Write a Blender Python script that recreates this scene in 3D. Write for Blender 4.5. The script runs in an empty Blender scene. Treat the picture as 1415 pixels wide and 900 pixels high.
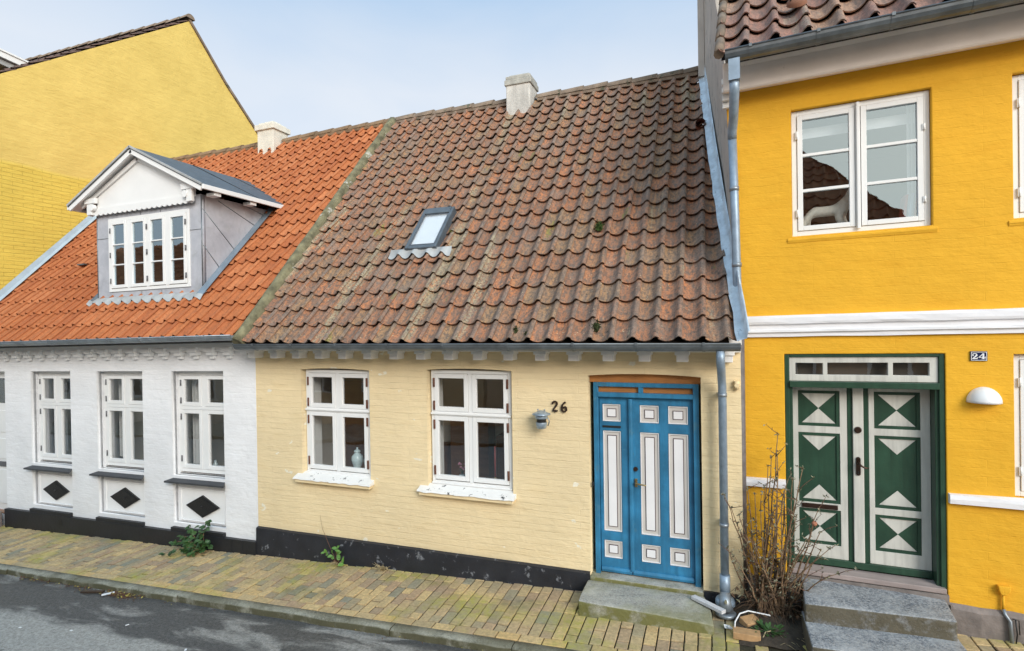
import bpy, bmesh, math, random
from math import radians, sin, cos, pi, sqrt
from mathutils import Vector, Matrix, noise

random.seed(7)
scene = bpy.context.scene
COL = scene.collection
R = random.random
U = random.uniform

# ---------------------------------------------------------------- camera
cam_d = bpy.data.cameras.new("camera")
cam_d.sensor_width = 36.0
cam_d.lens = 758.0 / 1415.0 * 36.0
cam_d.clip_start = 0.05
cam_d.clip_end = 3000
cam = bpy.data.objects.new("camera", cam_d)
COL.objects.link(cam)
psi = math.atan2(273, 758); pit = radians(-0.3); rol = radians(0.9)
fw = Vector((-sin(psi) * cos(pit), cos(psi) * cos(pit), sin(pit)))
rt = Vector((cos(psi), sin(psi), 0)); up = rt.cross(fw)
rr = rt * cos(rol) - up * sin(rol)
uu = rt * sin(rol) + up * cos(rol)
m = Matrix((rr, uu, -fw)).transposed().to_4x4()
m.translation = Vector((0, -5.4, 2.7))
cam.matrix_world = m
scene.camera = cam

# ---------------------------------------------------------------- light
SUN_EL = 27.0
SUN_AZ = 42.0          # degrees from -Y (behind the camera) towards +X
w = bpy.data.worlds.new("World")
scene.world = w
w.use_nodes = True
nt = w.node_tree
nt.nodes.clear()
def wn(t, **k):
    n = nt.nodes.new(t)
    for a, b in k.items(): setattr(n, a, b)
    return n
out = wn('ShaderNodeOutputWorld'); bg = wn('ShaderNodeBackground')
sky = wn('ShaderNodeTexSky', sky_type='NISHITA', sun_disc=False)
sky.sun_elevation = radians(SUN_EL)
sky.sun_rotation = radians(180 - SUN_AZ)
sky.altitude = 50; sky.air_density = 1.0; sky.dust_density = 1.5; sky.ozone_density = 1.2
tc = wn('ShaderNodeTexCoord'); mp = wn('ShaderNodeMapping')
mp.inputs['Scale'].default_value = (1.0, 1.0, 2.6)
nz = wn('ShaderNodeTexNoise'); nz.inputs['Scale'].default_value = 2.2; nz.inputs['Detail'].default_value = 5; nz.inputs['Roughness'].default_value = 0.5
nz.inputs['Distortion'].default_value = 0.4
cr = wn('ShaderNodeValToRGB')
cr.color_ramp.elements[0].position = 0.30; cr.color_ramp.elements[0].color = (0.0, 0.0, 0.0, 1)
cr.color_ramp.elements[1].position = 0.72; cr.color_ramp.elements[1].color = (1, 1, 1, 1)
sx = wn('ShaderNodeSeparateXYZ')
# thin high haze: pale blue overhead, milky towards the horizon, brighter on the sun's side
el = wn('ShaderNodeMapRange'); el.inputs['From Min'].default_value = 0.38; el.inputs['From Max'].default_value = 0.58
el.inputs['To Min'].default_value = 1.0; el.inputs['To Max'].default_value = 0.0
hz = wn('ShaderNodeMixRGB'); hz.inputs['Color1'].default_value = (2.4, 4.6, 7.3, 1); hz.inputs['Color2'].default_value = (7.15, 7.5, 8.0, 1)
cl = wn('ShaderNodeMath', operation='MULTIPLY_ADD'); cl.inputs[1].default_value = 0.30
nt.links.new(tc.outputs['Generated'], mp.inputs['Vector'])
nt.links.new(mp.outputs[0], nz.inputs['Vector'])
nt.links.new(nz.outputs['Fac'], cr.inputs[0])
nt.links.new(tc.outputs['Generated'], sx.inputs[0])
nt.links.new(sx.outputs['Z'], el.inputs['Value'])
sb_ = wn('ShaderNodeMath', operation='MULTIPLY_ADD', use_clamp=True)   # haze = elevation*.85 + cloud*.3 - small
sb_.inputs[1].default_value = 0.85
c3 = wn('ShaderNodeMath', operation='MULTIPLY_ADD'); c3.inputs[1].default_value = 0.30; c3.inputs[2].default_value = -0.06
nt.links.new(cr.outputs[0], c3.inputs[0])
nt.links.new(el.outputs[0], sb_.inputs[0]); nt.links.new(c3.outputs[0], sb_.inputs[2])
nt.links.new(sb_.outputs[0], hz.inputs['Fac'])
mixc = wn('ShaderNodeMixRGB'); mixc.inputs['Fac'].default_value = 0.88
nt.links.new(sky.outputs[0], mixc.inputs['Color1']); nt.links.new(hz.outputs[0], mixc.inputs['Color2'])
dt = wn('ShaderNodeVectorMath', operation='DOT_PRODUCT')
dt.inputs[1].default_value = (sin(radians(SUN_AZ))*cos(radians(SUN_EL)), -cos(radians(SUN_AZ))*cos(radians(SUN_EL)), sin(radians(SUN_EL)))
nt.links.new(tc.outputs['Generated'], dt.inputs[0])
gl_ = wn('ShaderNodeMapRange', interpolation_type='SMOOTHSTEP'); gl_.inputs['From Min'].default_value = -0.1; gl_.inputs['From Max'].default_value = 1.0
gl_.inputs['To Min'].default_value = 0.0; gl_.inputs['To Max'].default_value = 1.0
nt.links.new(dt.outputs['Value'], gl_.inputs['Value'])
gm = wn('ShaderNodeMixRGB'); gm.inputs['Color1'].default_value = (1, 1, 1, 1); gm.inputs['Color2'].default_value = (2.7, 2.3, 1.85, 1)
nt.links.new(gl_.outputs[0], gm.inputs['Fac'])
sc_w = wn('ShaderNodeVectorMath', operation='MULTIPLY')
nt.links.new(mixc.outputs[0], sc_w.inputs[0]); nt.links.new(gm.outputs[0], sc_w.inputs[1])
nt.links.new(sc_w.outputs[0], bg.inputs['Color'])
bg.inputs['Strength'].default_value = 0.092
nt.links.new(bg.outputs[0], out.inputs[0])

sd = bpy.data.lights.new("sun", 'SUN')
sd.energy = 1.9; sd.angle = radians(26); sd.color = (1.0, 0.965, 0.91)
so = bpy.data.objects.new("sun", sd); COL.objects.link(so)
sv = Vector((sin(radians(SUN_AZ)) * cos(radians(SUN_EL)), -cos(radians(SUN_AZ)) * cos(radians(SUN_EL)), sin(radians(SUN_EL))))
so.rotation_euler = sv.to_track_quat('Z', 'Y').to_euler()
so.location = sv * 30

scene.view_settings.view_transform = 'Standard'
scene.view_settings.look = 'None'
scene.view_settings.gamma = 1
scene.view_settings.use_curve_mapping = False
scene.view_settings.exposure = 0.44
scene.cycles.max_bounces = 8
scene.cycles.transparent_max_bounces = 12

# ================================================================ helpers
BASE = {}

def geo(x, y, extra=0.0):
    """height of the pavement / street grade at x, y"""
    return 0.058 + 0.04 * x + 0.02 * y + extra

class B:
    """collects primitives in a bmesh"""
    def __init__(s):
        s.bm = bmesh.new()
    def face(s, pts, mi=0, smooth=False):
        f = s.bm.faces.new([s.bm.verts.new(p) for p in pts])
        f.material_index = mi; f.smooth = smooth
        return f
    def box(s, x0, x1, y0, y1, z0, z1, mi=0, xf=None):
        P = [Vector(p) for p in ((x0,y0,z0),(x1,y0,z0),(x1,y1,z0),(x0,y1,z0),(x0,y0,z1),(x1,y0,z1),(x1,y1,z1),(x0,y1,z1))]
        if xf is not None: P = [xf @ p for p in P]
        v = [s.bm.verts.new(p) for p in P]
        for q in ((0,3,2,1),(4,5,6,7),(0,1,5,4),(1,2,6,5),(2,3,7,6),(3,0,4,7)):
            f = s.bm.faces.new([v[i] for i in q]); f.material_index = mi
    def prism(s, poly, y0, y1, mi=0):
        """poly: (x,z) outline, extruded along y"""
        a = [s.bm.verts.new((p[0], y0, p[1])) for p in poly]
        b = [s.bm.verts.new((p[0], y1, p[1])) for p in poly]
        n = len(poly)
        fs = [s.bm.faces.new(a), s.bm.faces.new(b[::-1])]
        for i in range(n):
            fs.append(s.bm.faces.new((a[i], b[i], b[(i+1) % n], a[(i+1) % n])))
        for f in fs: f.material_index = mi
    def slab(s, poly, z0, z1, mi=0):
        """poly: (x,y) or (x,y,ztop) outline, vertical extrusion"""
        a = [s.bm.verts.new((p[0], p[1], z0 if len(p) < 4 else p[3])) for p in poly]
        b = [s.bm.verts.new((p[0], p[1], z1 if len(p) < 3 else p[2])) for p in poly]
        n = len(poly)
        fs = [s.bm.faces.new(a[::-1]), s.bm.faces.new(b)]
        for i in range(n):
            fs.append(s.bm.faces.new((a[i], a[(i+1) % n], b[(i+1) % n], b[i])))
        for f in fs: f.material_index = mi
    def sweep(s, prof, p0, p1, side, upv, mi=0, smooth=False, closed=True, caps=True):
        """profile (a,b) in side/up, swept from p0 to p1"""
        p0 = Vector(p0); p1 = Vector(p1); side = Vector(side); upv = Vector(upv)
        A = [s.bm.verts.new(p0 + side*a + upv*b) for a, b in prof]
        Bv = [s.bm.verts.new(p1 + side*a + upv*b) for a, b in prof]
        n = len(prof)
        for i in range(n if closed else n-1):
            f = s.bm.faces.new((A[i], A[(i+1) % n], Bv[(i+1) % n], Bv[i])); f.material_index = mi; f.smooth = smooth
        if caps and closed:
            for q in (A[::-1], Bv):
                f = s.bm.faces.new(q); f.material_index = mi
    def tube(s, pts, rad, n=8, mi=0, caps=True, smooth=True):
        pts = [Vector(p) for p in pts]
        if not hasattr(rad, '__len__'): rad = [rad]*len(pts)
        rings = []; ref = None
        for i, p in enumerate(pts):
            d = (pts[min(i+1, len(pts)-1)] - pts[max(i-1, 0)])
            if d.length < 1e-9: d = Vector((0,0,1))
            d.normalize()
            if ref is None:
                ref = Vector((1,0,0)) if abs(d.x) < .8 else Vector((0,1,0))
            a = (ref - d*ref.dot(d))
            if a.length < 1e-4: a = d.orthogonal()
            a.normalize(); b = d.cross(a); ref = a
            rings.append([s.bm.verts.new(p + (a*cos(2*pi*k/n) + b*sin(2*pi*k/n))*rad[i]) for k in range(n)])
        for i in range(len(rings)-1):
            for k in range(n):
                f = s.bm.faces.new((rings[i][k], rings[i][(k+1) % n], rings[i+1][(k+1) % n], rings[i+1][k]))
                f.smooth = smooth; f.material_index = mi
        if caps and n > 2:
            for q in (rings[0][::-1], rings[-1]):
                f = s.bm.faces.new(q); f.material_index = mi
    def lathe(s, prof, c, n=20, mi=0, arc=(0, 2*pi), smooth=True):
        """prof (r,z) around the vertical axis through c"""
        full = abs(arc[1]-arc[0]-2*pi) < 1e-6
        m_ = n if full else n+1
        rings = []
        for r, z in prof:
            rings.append([s.bm.verts.new((c[0]+max(r,1e-4)*cos(arc[0]+(arc[1]-arc[0])*k/n), c[1]+max(r,1e-4)*sin(arc[0]+(arc[1]-arc[0])*k/n), c[2]+z)) for k in range(m_)])
        for i in range(len(rings)-1):
            for k in range(n if full else n):
                f = s.bm.faces.new((rings[i][k], rings[i][(k+1) % m_], rings[i+1][(k+1) % m_], rings[i+1][k]))
                f.smooth = smooth; f.material_index = mi
    def ribbon(s, pts, wid, y0, y1, mi=0):
        """flat stroke in XZ with varying width, extruded in y"""
        n = len(pts); L = []; Rr = []
        for i, p in enumerate(pts):
            a = pts[max(i-1, 0)]; b = pts[min(i+1, n-1)]
            d = Vector((b[0]-a[0], b[1]-a[1])); d.normalize()
            nn = Vector((-d.y, d.x))*(wid[i] if hasattr(wid, '__len__') else wid)/2
            L.append((p[0]+nn.x, p[1]+nn.y)); Rr.append((p[0]-nn.x, p[1]-nn.y))
        for i in range(n-1):
            s.prism([L[i], Rr[i], Rr[i+1], L[i+1]], y0, y1, mi)

def obj(name, b, mats, parent=None, bevel=0.0, smooth=False, xf=None, seg=2):
    bm = b.bm if isinstance(b, B) else b
    if xf is not None: bm.transform(xf)
    if parent is not None:
        root = parent
        while root.parent: root = root.parent
        off = BASE.get(root.name, Vector((0,0,0)))
        bm.transform(Matrix.Translation(-off))
    bmesh.ops.recalc_face_normals(bm, faces=bm.faces)
    me = bpy.data.meshes.new(name); bm.to_mesh(me); bm.free()
    if not isinstance(mats, (list, tuple)): mats = [mats]
    for m_ in mats: me.materials.append(m_)
    if smooth:
        for p in me.polygons: p.use_smooth = True
    o = bpy.data.objects.new(name, me); COL.objects.link(o)
    if parent is not None: o.parent = parent
    if bevel:
        md = o.modifiers.new("bevel", 'BEVEL'); md.width = bevel; md.segments = seg; md.limit_method = 'ANGLE'; md.angle_limit = radians(40)
        md.harden_normals = False
    return o

def objs(name, b, mats, parent=None, bevel=0.0, **k):
    """like obj(), but every loose piece becomes an object of its own"""
    bm = b.bm; seen = set(); out_ = []
    bm.verts.ensure_lookup_table(); bm.verts.index_update()
    comps = []
    for v in bm.verts:
        if v in seen: continue
        st = [v]; seen.add(v); comp = []
        while st:
            q = st.pop(); comp.append(q)
            for e in q.link_edges:
                o_ = e.other_vert(q)
                if o_ not in seen: seen.add(o_); st.append(o_)
        comps.append([c_.index for c_ in comp])
    for ci, comp in enumerate(comps):
        nb = B(); nb.bm.free(); nb.bm = bm.copy(); nb.bm.verts.ensure_lookup_table()
        keep = set(comp)
        bmesh.ops.delete(nb.bm, geom=[v for v in nb.bm.verts if v.index not in keep], context='VERTS')
        out_.append(obj(name, nb, mats, parent, bevel=bevel, **k))
    bm.free()
    return out_

def empty(name, label, cat, loc=(0,0,0), rotz=0, group=None, local=False):
    o = bpy.data.objects.new(name, None); COL.objects.link(o)
    o.empty_display_size = 0.3
    o.location = loc; o.rotation_euler = (0, 0, rotz)
    o['label'] = label; o['category'] = cat
    if group: o['group'] = group
    BASE[o.name] = Vector((0,0,0)) if local else Vector(loc)
    return o

def rebase(o, loc):
    """put a parentless mesh's origin at loc"""
    loc = Vector(loc)
    o.data.transform(Matrix.Translation(-loc)); o.location = loc
    return o

def tag(o, label, cat, group=None, kind=None):
    if label: o['label'] = label
    if cat: o['category'] = cat
    if group: o['group'] = group
    if kind: o['kind'] = kind
    return o

def struct(name, b, mats, **k):
    o = obj(name, b, mats, **k); o['kind'] = 'structure'; return o

def wall_plate(outline, holes, t, y0):
    """polygon with holes in XZ as a slab from y0 to y0+t -> bmesh"""
    cu = bpy.data.curves.new("plate", 'CURVE'); cu.dimensions = '2D'; cu.fill_mode = 'BOTH'; cu.extrude = t/2
    for poly in [outline] + holes:
        sp = cu.splines.new('POLY'); sp.points.add(len(poly)-1)
        for i, p in enumerate(poly): sp.points[i].co = (p[0], p[1], 0, 1)
        sp.use_cyclic_u = True
    tmp = bpy.data.objects.new("plate", cu); COL.objects.link(tmp)
    dg = bpy.context.evaluated_depsgraph_get()
    me = bpy.data.meshes.new_from_object(tmp.evaluated_get(dg))
    bpy.data.objects.remove(tmp); bpy.data.curves.remove(cu)
    bm = bmesh.new(); bm.from_mesh(me); bpy.data.meshes.remove(me)
    # XY plane -> XZ plane
    for v in bm.verts:
        x, y, z = v.co; v.co = (x, y0 + t/2 + z, y)
    bmesh.ops.remove_doubles(bm, verts=bm.verts, dist=1e-5)
    b = B(); b.bm.free(); b.bm = bm
    return b

def rect(x0, x1, z0, z1): return [(x0,z0),(x1,z0),(x1,z1),(x0,z1)]
def arch(x0, x1, z0, z1, rise, n=10):
    p = [(x0,z0),(x1,z0),(x1,z1)]
    for i in range(1, n):
        t = i/n; p.append((x1+(x0-x1)*t, z1+rise*4*t*(1-t)))
    p.append((x0,z1)); return p

def shear_tree(root, k, x0):
    st = list(root.children)
    off = BASE[root.name]
    seen = set()
    while st:
        o = st.pop(); st += list(o.children)
        if o.type == 'MESH' and o.data.name not in seen:
            seen.add(o.data.name)
            for v in o.data.vertices: v.co.z += k*(v.co.x + off.x - x0)

# ================================================================ materials
def srgb(r, g, b):
    f = lambda c: (c/255/12.92) if c/255 <= .04045 else ((c/255+.055)/1.055)**2.4
    return (f(r), f(g), f(b))

class N:
    def __init__(s, name):
        s.m = bpy.data.materials.new(name); s.m.use_nodes = True
        s.t = s.m.node_tree; s.p = s.t.nodes['Principled BSDF']; s.l = s.t.links.new
        s.tc = s.t.nodes.new('ShaderNodeTexCoord')
    def n(s, t, ins=None, **k):
        a = s.t.nodes.new(t)
        for q, v in k.items(): setattr(a, q, v)
        for q, v in (ins or {}).items():
            if hasattr(v, 'bl_idname') and not isinstance(v, bpy.types.NodeSocket): v = v.outputs[0]
            if isinstance(v, bpy.types.NodeSocket): s.l(v, a.inputs[q])
            else: a.inputs[q].default_value = v
        return a
    def noise(s, scale, detail=4, rough=.55, vec=None, dist=0):
        v = vec if vec is not None else s.tc.outputs['Object']
        a = s.n('ShaderNodeTexNoise', {'Vector': v, 'Scale': scale, 'Detail': detail, 'Roughness': rough, 'Distortion': dist})
        return a.outputs['Fac']
    def map(s, vec, scale=(1,1,1), rot=(0,0,0), loc=(0,0,0)):
        return s.n('ShaderNodeMapping', {'Vector': vec, 'Scale': scale, 'Rotation': rot, 'Location': loc}).outputs[0]
    def ramp(s, fac, a, b, ca=(0,0,0,1), cb=(1,1,1,1)):
        r = s.n('ShaderNodeValToRGB', {'Fac': fac}); e = r.color_ramp.elements
        e[0].position = a; e[1].position = b; e[0].color = ca; e[1].color = cb
        return r.outputs[0]
    def mix(s, fac, c1, c2, mode='MIX'):
        f = lambda c: (*c, 1) if isinstance(c, tuple) and len(c) == 3 else c
        return s.n('ShaderNodeMixRGB', {'Fac': fac, 'Color1': f(c1), 'Color2': f(c2)}, blend_type=mode).outputs[0]
    def math(s, op, a, b=0.0, clamp=False):
        x = s.n('ShaderNodeMath', operation=op, use_clamp=clamp)
        for i, v in enumerate((a, b)):
            if isinstance(v, bpy.types.NodeSocket): s.l(v, x.inputs[i])
            else: x.inputs[i].default_value = v
        return x.outputs[0]
    def base(s, c):
        if isinstance(c, tuple): s.p.inputs['Base Color'].default_value = (*c[:3], 1)
        else: s.l(c, s.p.inputs['Base Color'])
    def rough(s, r):
        if isinstance(r, float): s.p.inputs['Roughness'].default_value = r
        else: s.l(r, s.p.inputs['Roughness'])
    def bump(s, h, strength=.5, dist=.01):
        b = s.n('ShaderNodeBump', {'Height': h, 'Strength': strength, 'Distance': dist})
        prev = s.p.inputs['Normal'].links
        if prev: s.l(prev[0].from_socket, b.inputs['Normal'])
        s.l(b.outputs[0], s.p.inputs['Normal'])

def simple(name, col, rough=.5, var=.08, vs=4.0, bump=.0, bs=60.0, metal=0.0, stain=None, spec=.5, streak=None):
    g = N(name)
    lo = tuple(c*(1-var) for c in col); hi = tuple(min(1, c*(1+var)) for c in col)
    c = g.mix(g.ramp(g.noise(vs, 5), .3, .7), lo, hi)
    if streak:
        v = g.map(g.tc.outputs['Object'], streak)
        c = g.mix(g.ramp(g.noise(1.0, 4, vec=v), .45, .75), c, tuple(x*.72 for x in col))
    if stain:
        sc, th, scol = stain
        c = g.mix(g.ramp(g.noise(sc, 6, .65), th, th+.06), c, scol)
    g.base(c); g.rough(rough)
    g.p.inputs['Metallic'].default_value = metal
    g.p.inputs['Specular IOR Level'].default_value = spec
    if bump: g.bump(g.noise(bs, 4), bump, .01)
    return g.m

def painted_brick(name, col, axis='x', depth=.35, var=.07, dirt=(.6, .5, .35), dirt_amt=.25, chips=None, row=.068, plaster_above=None, wob=.012, groove=1.0, tone2=None, bw=.235, streak=1.0):
    g = N(name)
    xyz = g.n('ShaderNodeSeparateXYZ', {'Vector': g.tc.outputs['Object']})
    a = xyz.outputs['X' if axis == 'x' else 'Y']; z = xyz.outputs['Z']
    wn_ = g.noise(2.2, 3)
    zz = g.math('ADD', z, g.math('MULTIPLY', g.math('SUBTRACT', wn_, .5), wob*2))
    vec = g.n('ShaderNodeCombineXYZ', {'X': a, 'Y': zz, 'Z': 0.0}).outputs[0]
    br = g.n('ShaderNodeTexBrick', {'Vector': vec, 'Scale': 1.0, 'Mortar Size': .004,
             'Mortar Smooth': .8, 'Brick Width': bw, 'Row Height': row})
    br.offset = .5; br.offset_frequency = 2
    joint = g.math('SUBTRACT', 1.0, br.outputs['Fac'])
    # joints are mostly filled with paint; they show only here and there
    vis = g.ramp(g.noise(1.7, 4, vec=g.map(g.tc.outputs['Object'], (.8, .8, 2.2))), .36, .66)
    streakn = g.noise(1, 5, vec=g.map(g.tc.outputs['Object'], (5, 5, 45)))
    h = g.math('MULTIPLY', joint, 1.0)
    lo = tuple(c*(1-var) for c in col); hi = tuple(min(.9, c*(1+var)) for c in col)
    c = g.mix(g.ramp(g.noise(1.3, 5), .3, .7), lo, hi)
    if tone2: c = g.mix(g.ramp(g.noise(.8, 4), .45, .7), c, tone2)
    c = g.mix(g.math('MULTIPLY', g.ramp(g.noise(1, 6, vec=g.map(g.tc.outputs['Object'], (3, 3, 9))), .52, .8), dirt_amt), c, tuple(c_*d for c_, d in zip(col, dirt)))
    jc = g.math('MULTIPLY', g.math('MULTIPLY', br.outputs['Fac'], vis), .38*groove)
    if plaster_above is not None:
        mk = g.ramp(g.math('ADD', z, g.math('MULTIPLY', g.noise(.6, 2), .5)), plaster_above[0]/20, plaster_above[0]/20+.0005)
        sc_ = g.n('ShaderNodeMath', operation='DIVIDE'); sc_.inputs[1].default_value = 20
        g.l(g.math('ADD', z, g.math('MULTIPLY', g.noise(.5, 2), .35)), sc_.inputs[0])
        mk = g.ramp(sc_.outputs[0], plaster_above[0]/20, plaster_above[0]/20+.001)
        inv = g.math('SUBTRACT', 1.0, mk)
        jc = g.math('MULTIPLY', jc, inv)
        c = g.mix(g.math('MULTIPLY', inv, .0), c, c)
        c = g.mix(mk, c, g.mix(g.ramp(g.noise(1.4, 6, .7), .35, .75), plaster_above[1], plaster_above[2]))
        hh = g.math('MULTIPLY', h, inv)
    else: hh = h
    c = g.mix(jc, c, tuple(x*.45 for x in col))
    if chips:
        n1 = g.noise(4.5, 3, .5, vec=g.map(g.tc.outputs['Object'], (1, 1, 1.8))); n2 = g.noise(22, 4, .6)
        mk2 = g.ramp(g.math('MULTIPLY', g.ramp(n1, .60, .70), n2), .43, .46)
        c = g.mix(mk2, c, chips)
    g.base(c); g.rough(.78)
    g.p.inputs['Specular IOR Level'].default_value = .3
    g.bump(hh, depth, .012)
    g.bump(g.noise(14, 4), .22, .02)
    g.bump(streakn, .45*streak, .012)
    g.bump(g.noise(1, 3, vec=g.map(g.tc.outputs['Object'], (2.2, 2.2, 15))), .4*streak, .02)
    g.bump(g.noise(5, 4, .6, vec=g.map(g.tc.outputs['Object'], (1, 1, 1.7))), .35, .03)
    g.bump(g.noise(120, 3), .12, .004)
    return g.m

def tile_mat(name, cols, roll, spots, lichen=None, moss=None, rollamt=.7, rough=.85, grit=1.0):
    """cols: two base colours by tile; roll: weathered colour of the roll; spots: dark spots amount"""
    g = N(name)
    at = g.n('ShaderNodeAttribute', attribute_name='tint', attribute_type='GEOMETRY')
    s = g.n('ShaderNodeSeparateColor', {'Color': at.outputs['Color']})
    r, u_, v_ = s.outputs[0], s.outputs[1], s.outputs[2]
    uv = g.n('ShaderNodeUVMap', uv_map='roof').outputs[0]
    c = g.mix(r, cols[0], cols[1])
    c = g.mix(g.ramp(g.math('FRACT', g.math('MULTIPLY', r, 7.31)), .55, .95), c, cols[2])
    n1 = g.noise(9, 5, .65, vec=g.map(uv, (1, .45, 1)))
    # weathering sits on the roll
    a = g.ramp(u_, .46, .66)
    a = g.math('MULTIPLY', a, g.ramp(n1, .30, .6))
    big = g.ramp(g.noise(.9, 3, vec=uv), .35, .65)
    a = g.math('MULTIPLY', a, g.math('ADD', g.math('MULTIPLY', big, .45), .6), clamp=True)
    c = g.mix(g.math('MULTIPLY', a, rollamt), c, roll)
    n2 = g.noise(30, 5, .7, vec=g.map(uv, (1, .5, 1), loc=(3, 1, 0)))
    c = g.mix(g.math('MULTIPLY', g.ramp(n2, .45, .60), .95*rollamt), c, tuple(x*.5 for x in roll))
    c = g.mix(g.math('MULTIPLY', g.ramp(g.noise(5, 4, .6, vec=g.map(uv, (1, .3, 1), loc=(9, 2, 0))), .5, .66), .6*rollamt), c, tuple(x*1.15 for x in roll))
    if lichen:
        st = g.noise(1.0, 4, .6, vec=g.map(uv, (3.4, .35, 1), loc=(1.7, 4, 0)))
        fine = g.noise(42, 4, .7, vec=uv)
        mk = g.ramp(g.math('MULTIPLY', g.ramp(st, .46, .62), fine), .44, .53)
        c = g.mix(g.math('MULTIPLY', mk, .75), c, lichen)
        vo = g.n('ShaderNodeTexVoronoi', {'Vector': uv, 'Scale': 19.0, 'Randomness': 1.0})
        c = g.mix(g.math('MULTIPLY', g.ramp(vo.outputs['Distance'], .07, .12, (1,1,1,1), (0,0,0,1)), .8), c, tuple(x*1.5 for x in lichen))
    if moss:
        mk = g.ramp(g.math('MULTIPLY', g.ramp(g.noise(1.6, 3, vec=g.map(uv, (2.2, .5, 1), loc=(5.4, 8, 0))), .58, .7), g.noise(22, 4, .6, vec=uv)), .4, .52)
        c = g.mix(g.math('MULTIPLY', mk, .8), c, moss)
    if spots:
        vo = g.n('ShaderNodeTexVoronoi', {'Vector': g.map(uv, (1, .8, 1)), 'Scale': 8.5, 'Randomness': 1.0})
        sp = g.ramp(vo.outputs['Distance'], .06, .12, (1,1,1,1), (0,0,0,1))
        c = g.mix(g.math('MULTIPLY', sp, spots), c, (.02, .017, .013))
    sk_ = g.noise(1.0, 5, .7, vec=g.map(uv, (34, 3.2, 1), loc=(2, 5, 0)))
    c = g.mix(g.math('MULTIPLY', g.ramp(sk_, .42, .60), .55*grit), c, tuple(x*.72 for x in roll))
    c = g.mix(g.math('MULTIPLY', g.ramp(sk_, .56, .40, (1,1,1,1), (0,0,0,1)), .0), c, c)
    gr = g.noise(48, 6, .85, vec=uv)
    c = g.mix(g.math('MULTIPLY', g.ramp(gr, .40, .50, (1,1,1,1), (0,0,0,1)), .75*grit), c, tuple(x*.35 for x in roll))
    c = g.mix(g.math('MULTIPLY', g.ramp(gr, .58, .70), .45*grit), c, tuple(min(1, x*1.9) for x in roll))
    g.base(c); g.rough(rough)
    g.p.inputs['Specular IOR Level'].default_value = .35
    g.bump(g.noise(55, 5, .7, vec=uv), .5, .010)
    return g.m

MT = {}
MT['wall26'] = painted_brick('pale_yellow_brick', (.77, .62, .38), chips=(.80, .74, .60), dirt=(.85,.75,.55), bw=1.3, groove=.55, wob=.02, streak=.75)
MT['wall28'] = painted_brick('white_brick', (.80, .80, .81), dirt=(.9,.9,.9), dirt_amt=.15, groove=.12, depth=.25, bw=1.1, streak=.45)
MT['wall24'] = painted_brick('orange_yellow_brick', (.76, .40, .026), dirt=(.9,.8,.5), dirt_amt=.5, groove=.10, depth=.22, row=.074, wob=.035, bw=1.2, streak=.4)
MT['gable'] = painted_brick('yellow_gable_brick', (.71, .52, .095), axis='y', groove=1.2, depth=.7, bw=.30, dirt=(.8,.7,.5),
                            plaster_above=(6.15, (.73, .54, .155), (.62, .45, .12)))
MT['gablefront'] = simple('yellow_render', (.76, .54, .1), .8, bump=.2)
MT['white'] = simple('white_paint', (.78, .78, .77), .42, .03, 3)
MT['whitewall'] = simple('white_limewash', (.83, .83, .83), .8, .04, 3, bump=.25, bs=18)
MT['band'] = simple('white_band_paint', (.79, .78, .80), .7, .04, 3, bump=.3, bs=9)
MT['peel'] = simple('peeling_white_sill', (.78, .77, .75), .6, .04, 5, bump=.3, bs=40, stain=(11, .59, (.02, .022, .03)))
MT['corbel'] = simple('corbel_white', (.82, .80, .77), .75, .08, 8, bump=.2, bs=40)
MT['tar'] = simple('tar_black', (.018, .02, .027), .5, .25, 5, bump=.35, bs=25, stain=(11, .60, (.17, .18, .20)))
MT['tar28'] = simple('tar_black_clean', (.016, .017, .02), .5, .15, 5, bump=.3, bs=22)
MT['slate'] = simple('slate_sill', (.05, .052, .058), .55, .15, 8, bump=.15, bs=50)
MT['iron'] = simple('black_iron', (.012, .012, .013), .45, .2, 9, bump=.4, bs=90)
MT['zinc'] = simple('zinc_grey', (.30, .34, .38), .42, .22, 6, metal=.55, bump=.08, bs=30, streak=(9, 9, 1.2))
MT['zincdark'] = simple('zinc_gutter', (.16, .18, .195), .4, .3, 7, metal=.5, bump=.08, bs=30)
MT['zincpipe'] = simple('zinc_pipe', (.27, .35, .44), .45, .16, 14, metal=.35, bump=.08, bs=30)
MT['lead'] = simple('lead_flashing', (.58, .65, .70), .5, .22, 9, metal=.25, bump=.6, bs=18, stain=(9, .62, (.30,.33,.35)))
MT['leadgrey'] = simple('dull_lead', (.36, .37, .37), .6, .2, 6, bump=.2, bs=20)
def zinc_sheet():
    g = N('dormer_zinc')
    c = g.mix(g.ramp(g.noise(3.5, 6, .65, dist=.6), .3, .72), (.36, .37, .41), (.52, .53, .57))
    c = g.mix(g.math('MULTIPLY', g.ramp(g.noise(5, 4, .6, dist=1.2), .55, .75), .5), c, (.30, .31, .30))
    g.base(c); g.rough(.55); g.p.inputs['Metallic'].default_value = .1
    g.bump(g.noise(4, 2), .15, .02)
    return g.m
MT['dzinc'] = zinc_sheet()
MT['felt'] = simple('slate_felt', (.085, .105, .125), .6, .2, 10, bump=.3, bs=140)
MT['mortar'] = simple('mossy_mortar', (.165, .15, .085), .9, .5, 9, bump=1.0, bs=26, stain=(6, .60, (.42, .41, .36)))
MT['ridgem'] = simple('weathered_ridge', (.20, .15, .11), .9, .35, 6, bump=.6, bs=30, stain=(8, .58, (.09, .09, .06)))
MT['ridge28'] = simple('ridge_28', (.20, .13, .075), .9, .3, 6, bump=.6, bs=30)
MT['chim26'] = simple('whitewashed_chimney', (.56, .54, .50), .9, .16, 5, bump=.6, bs=30, streak=(12, 12, 2))
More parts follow.
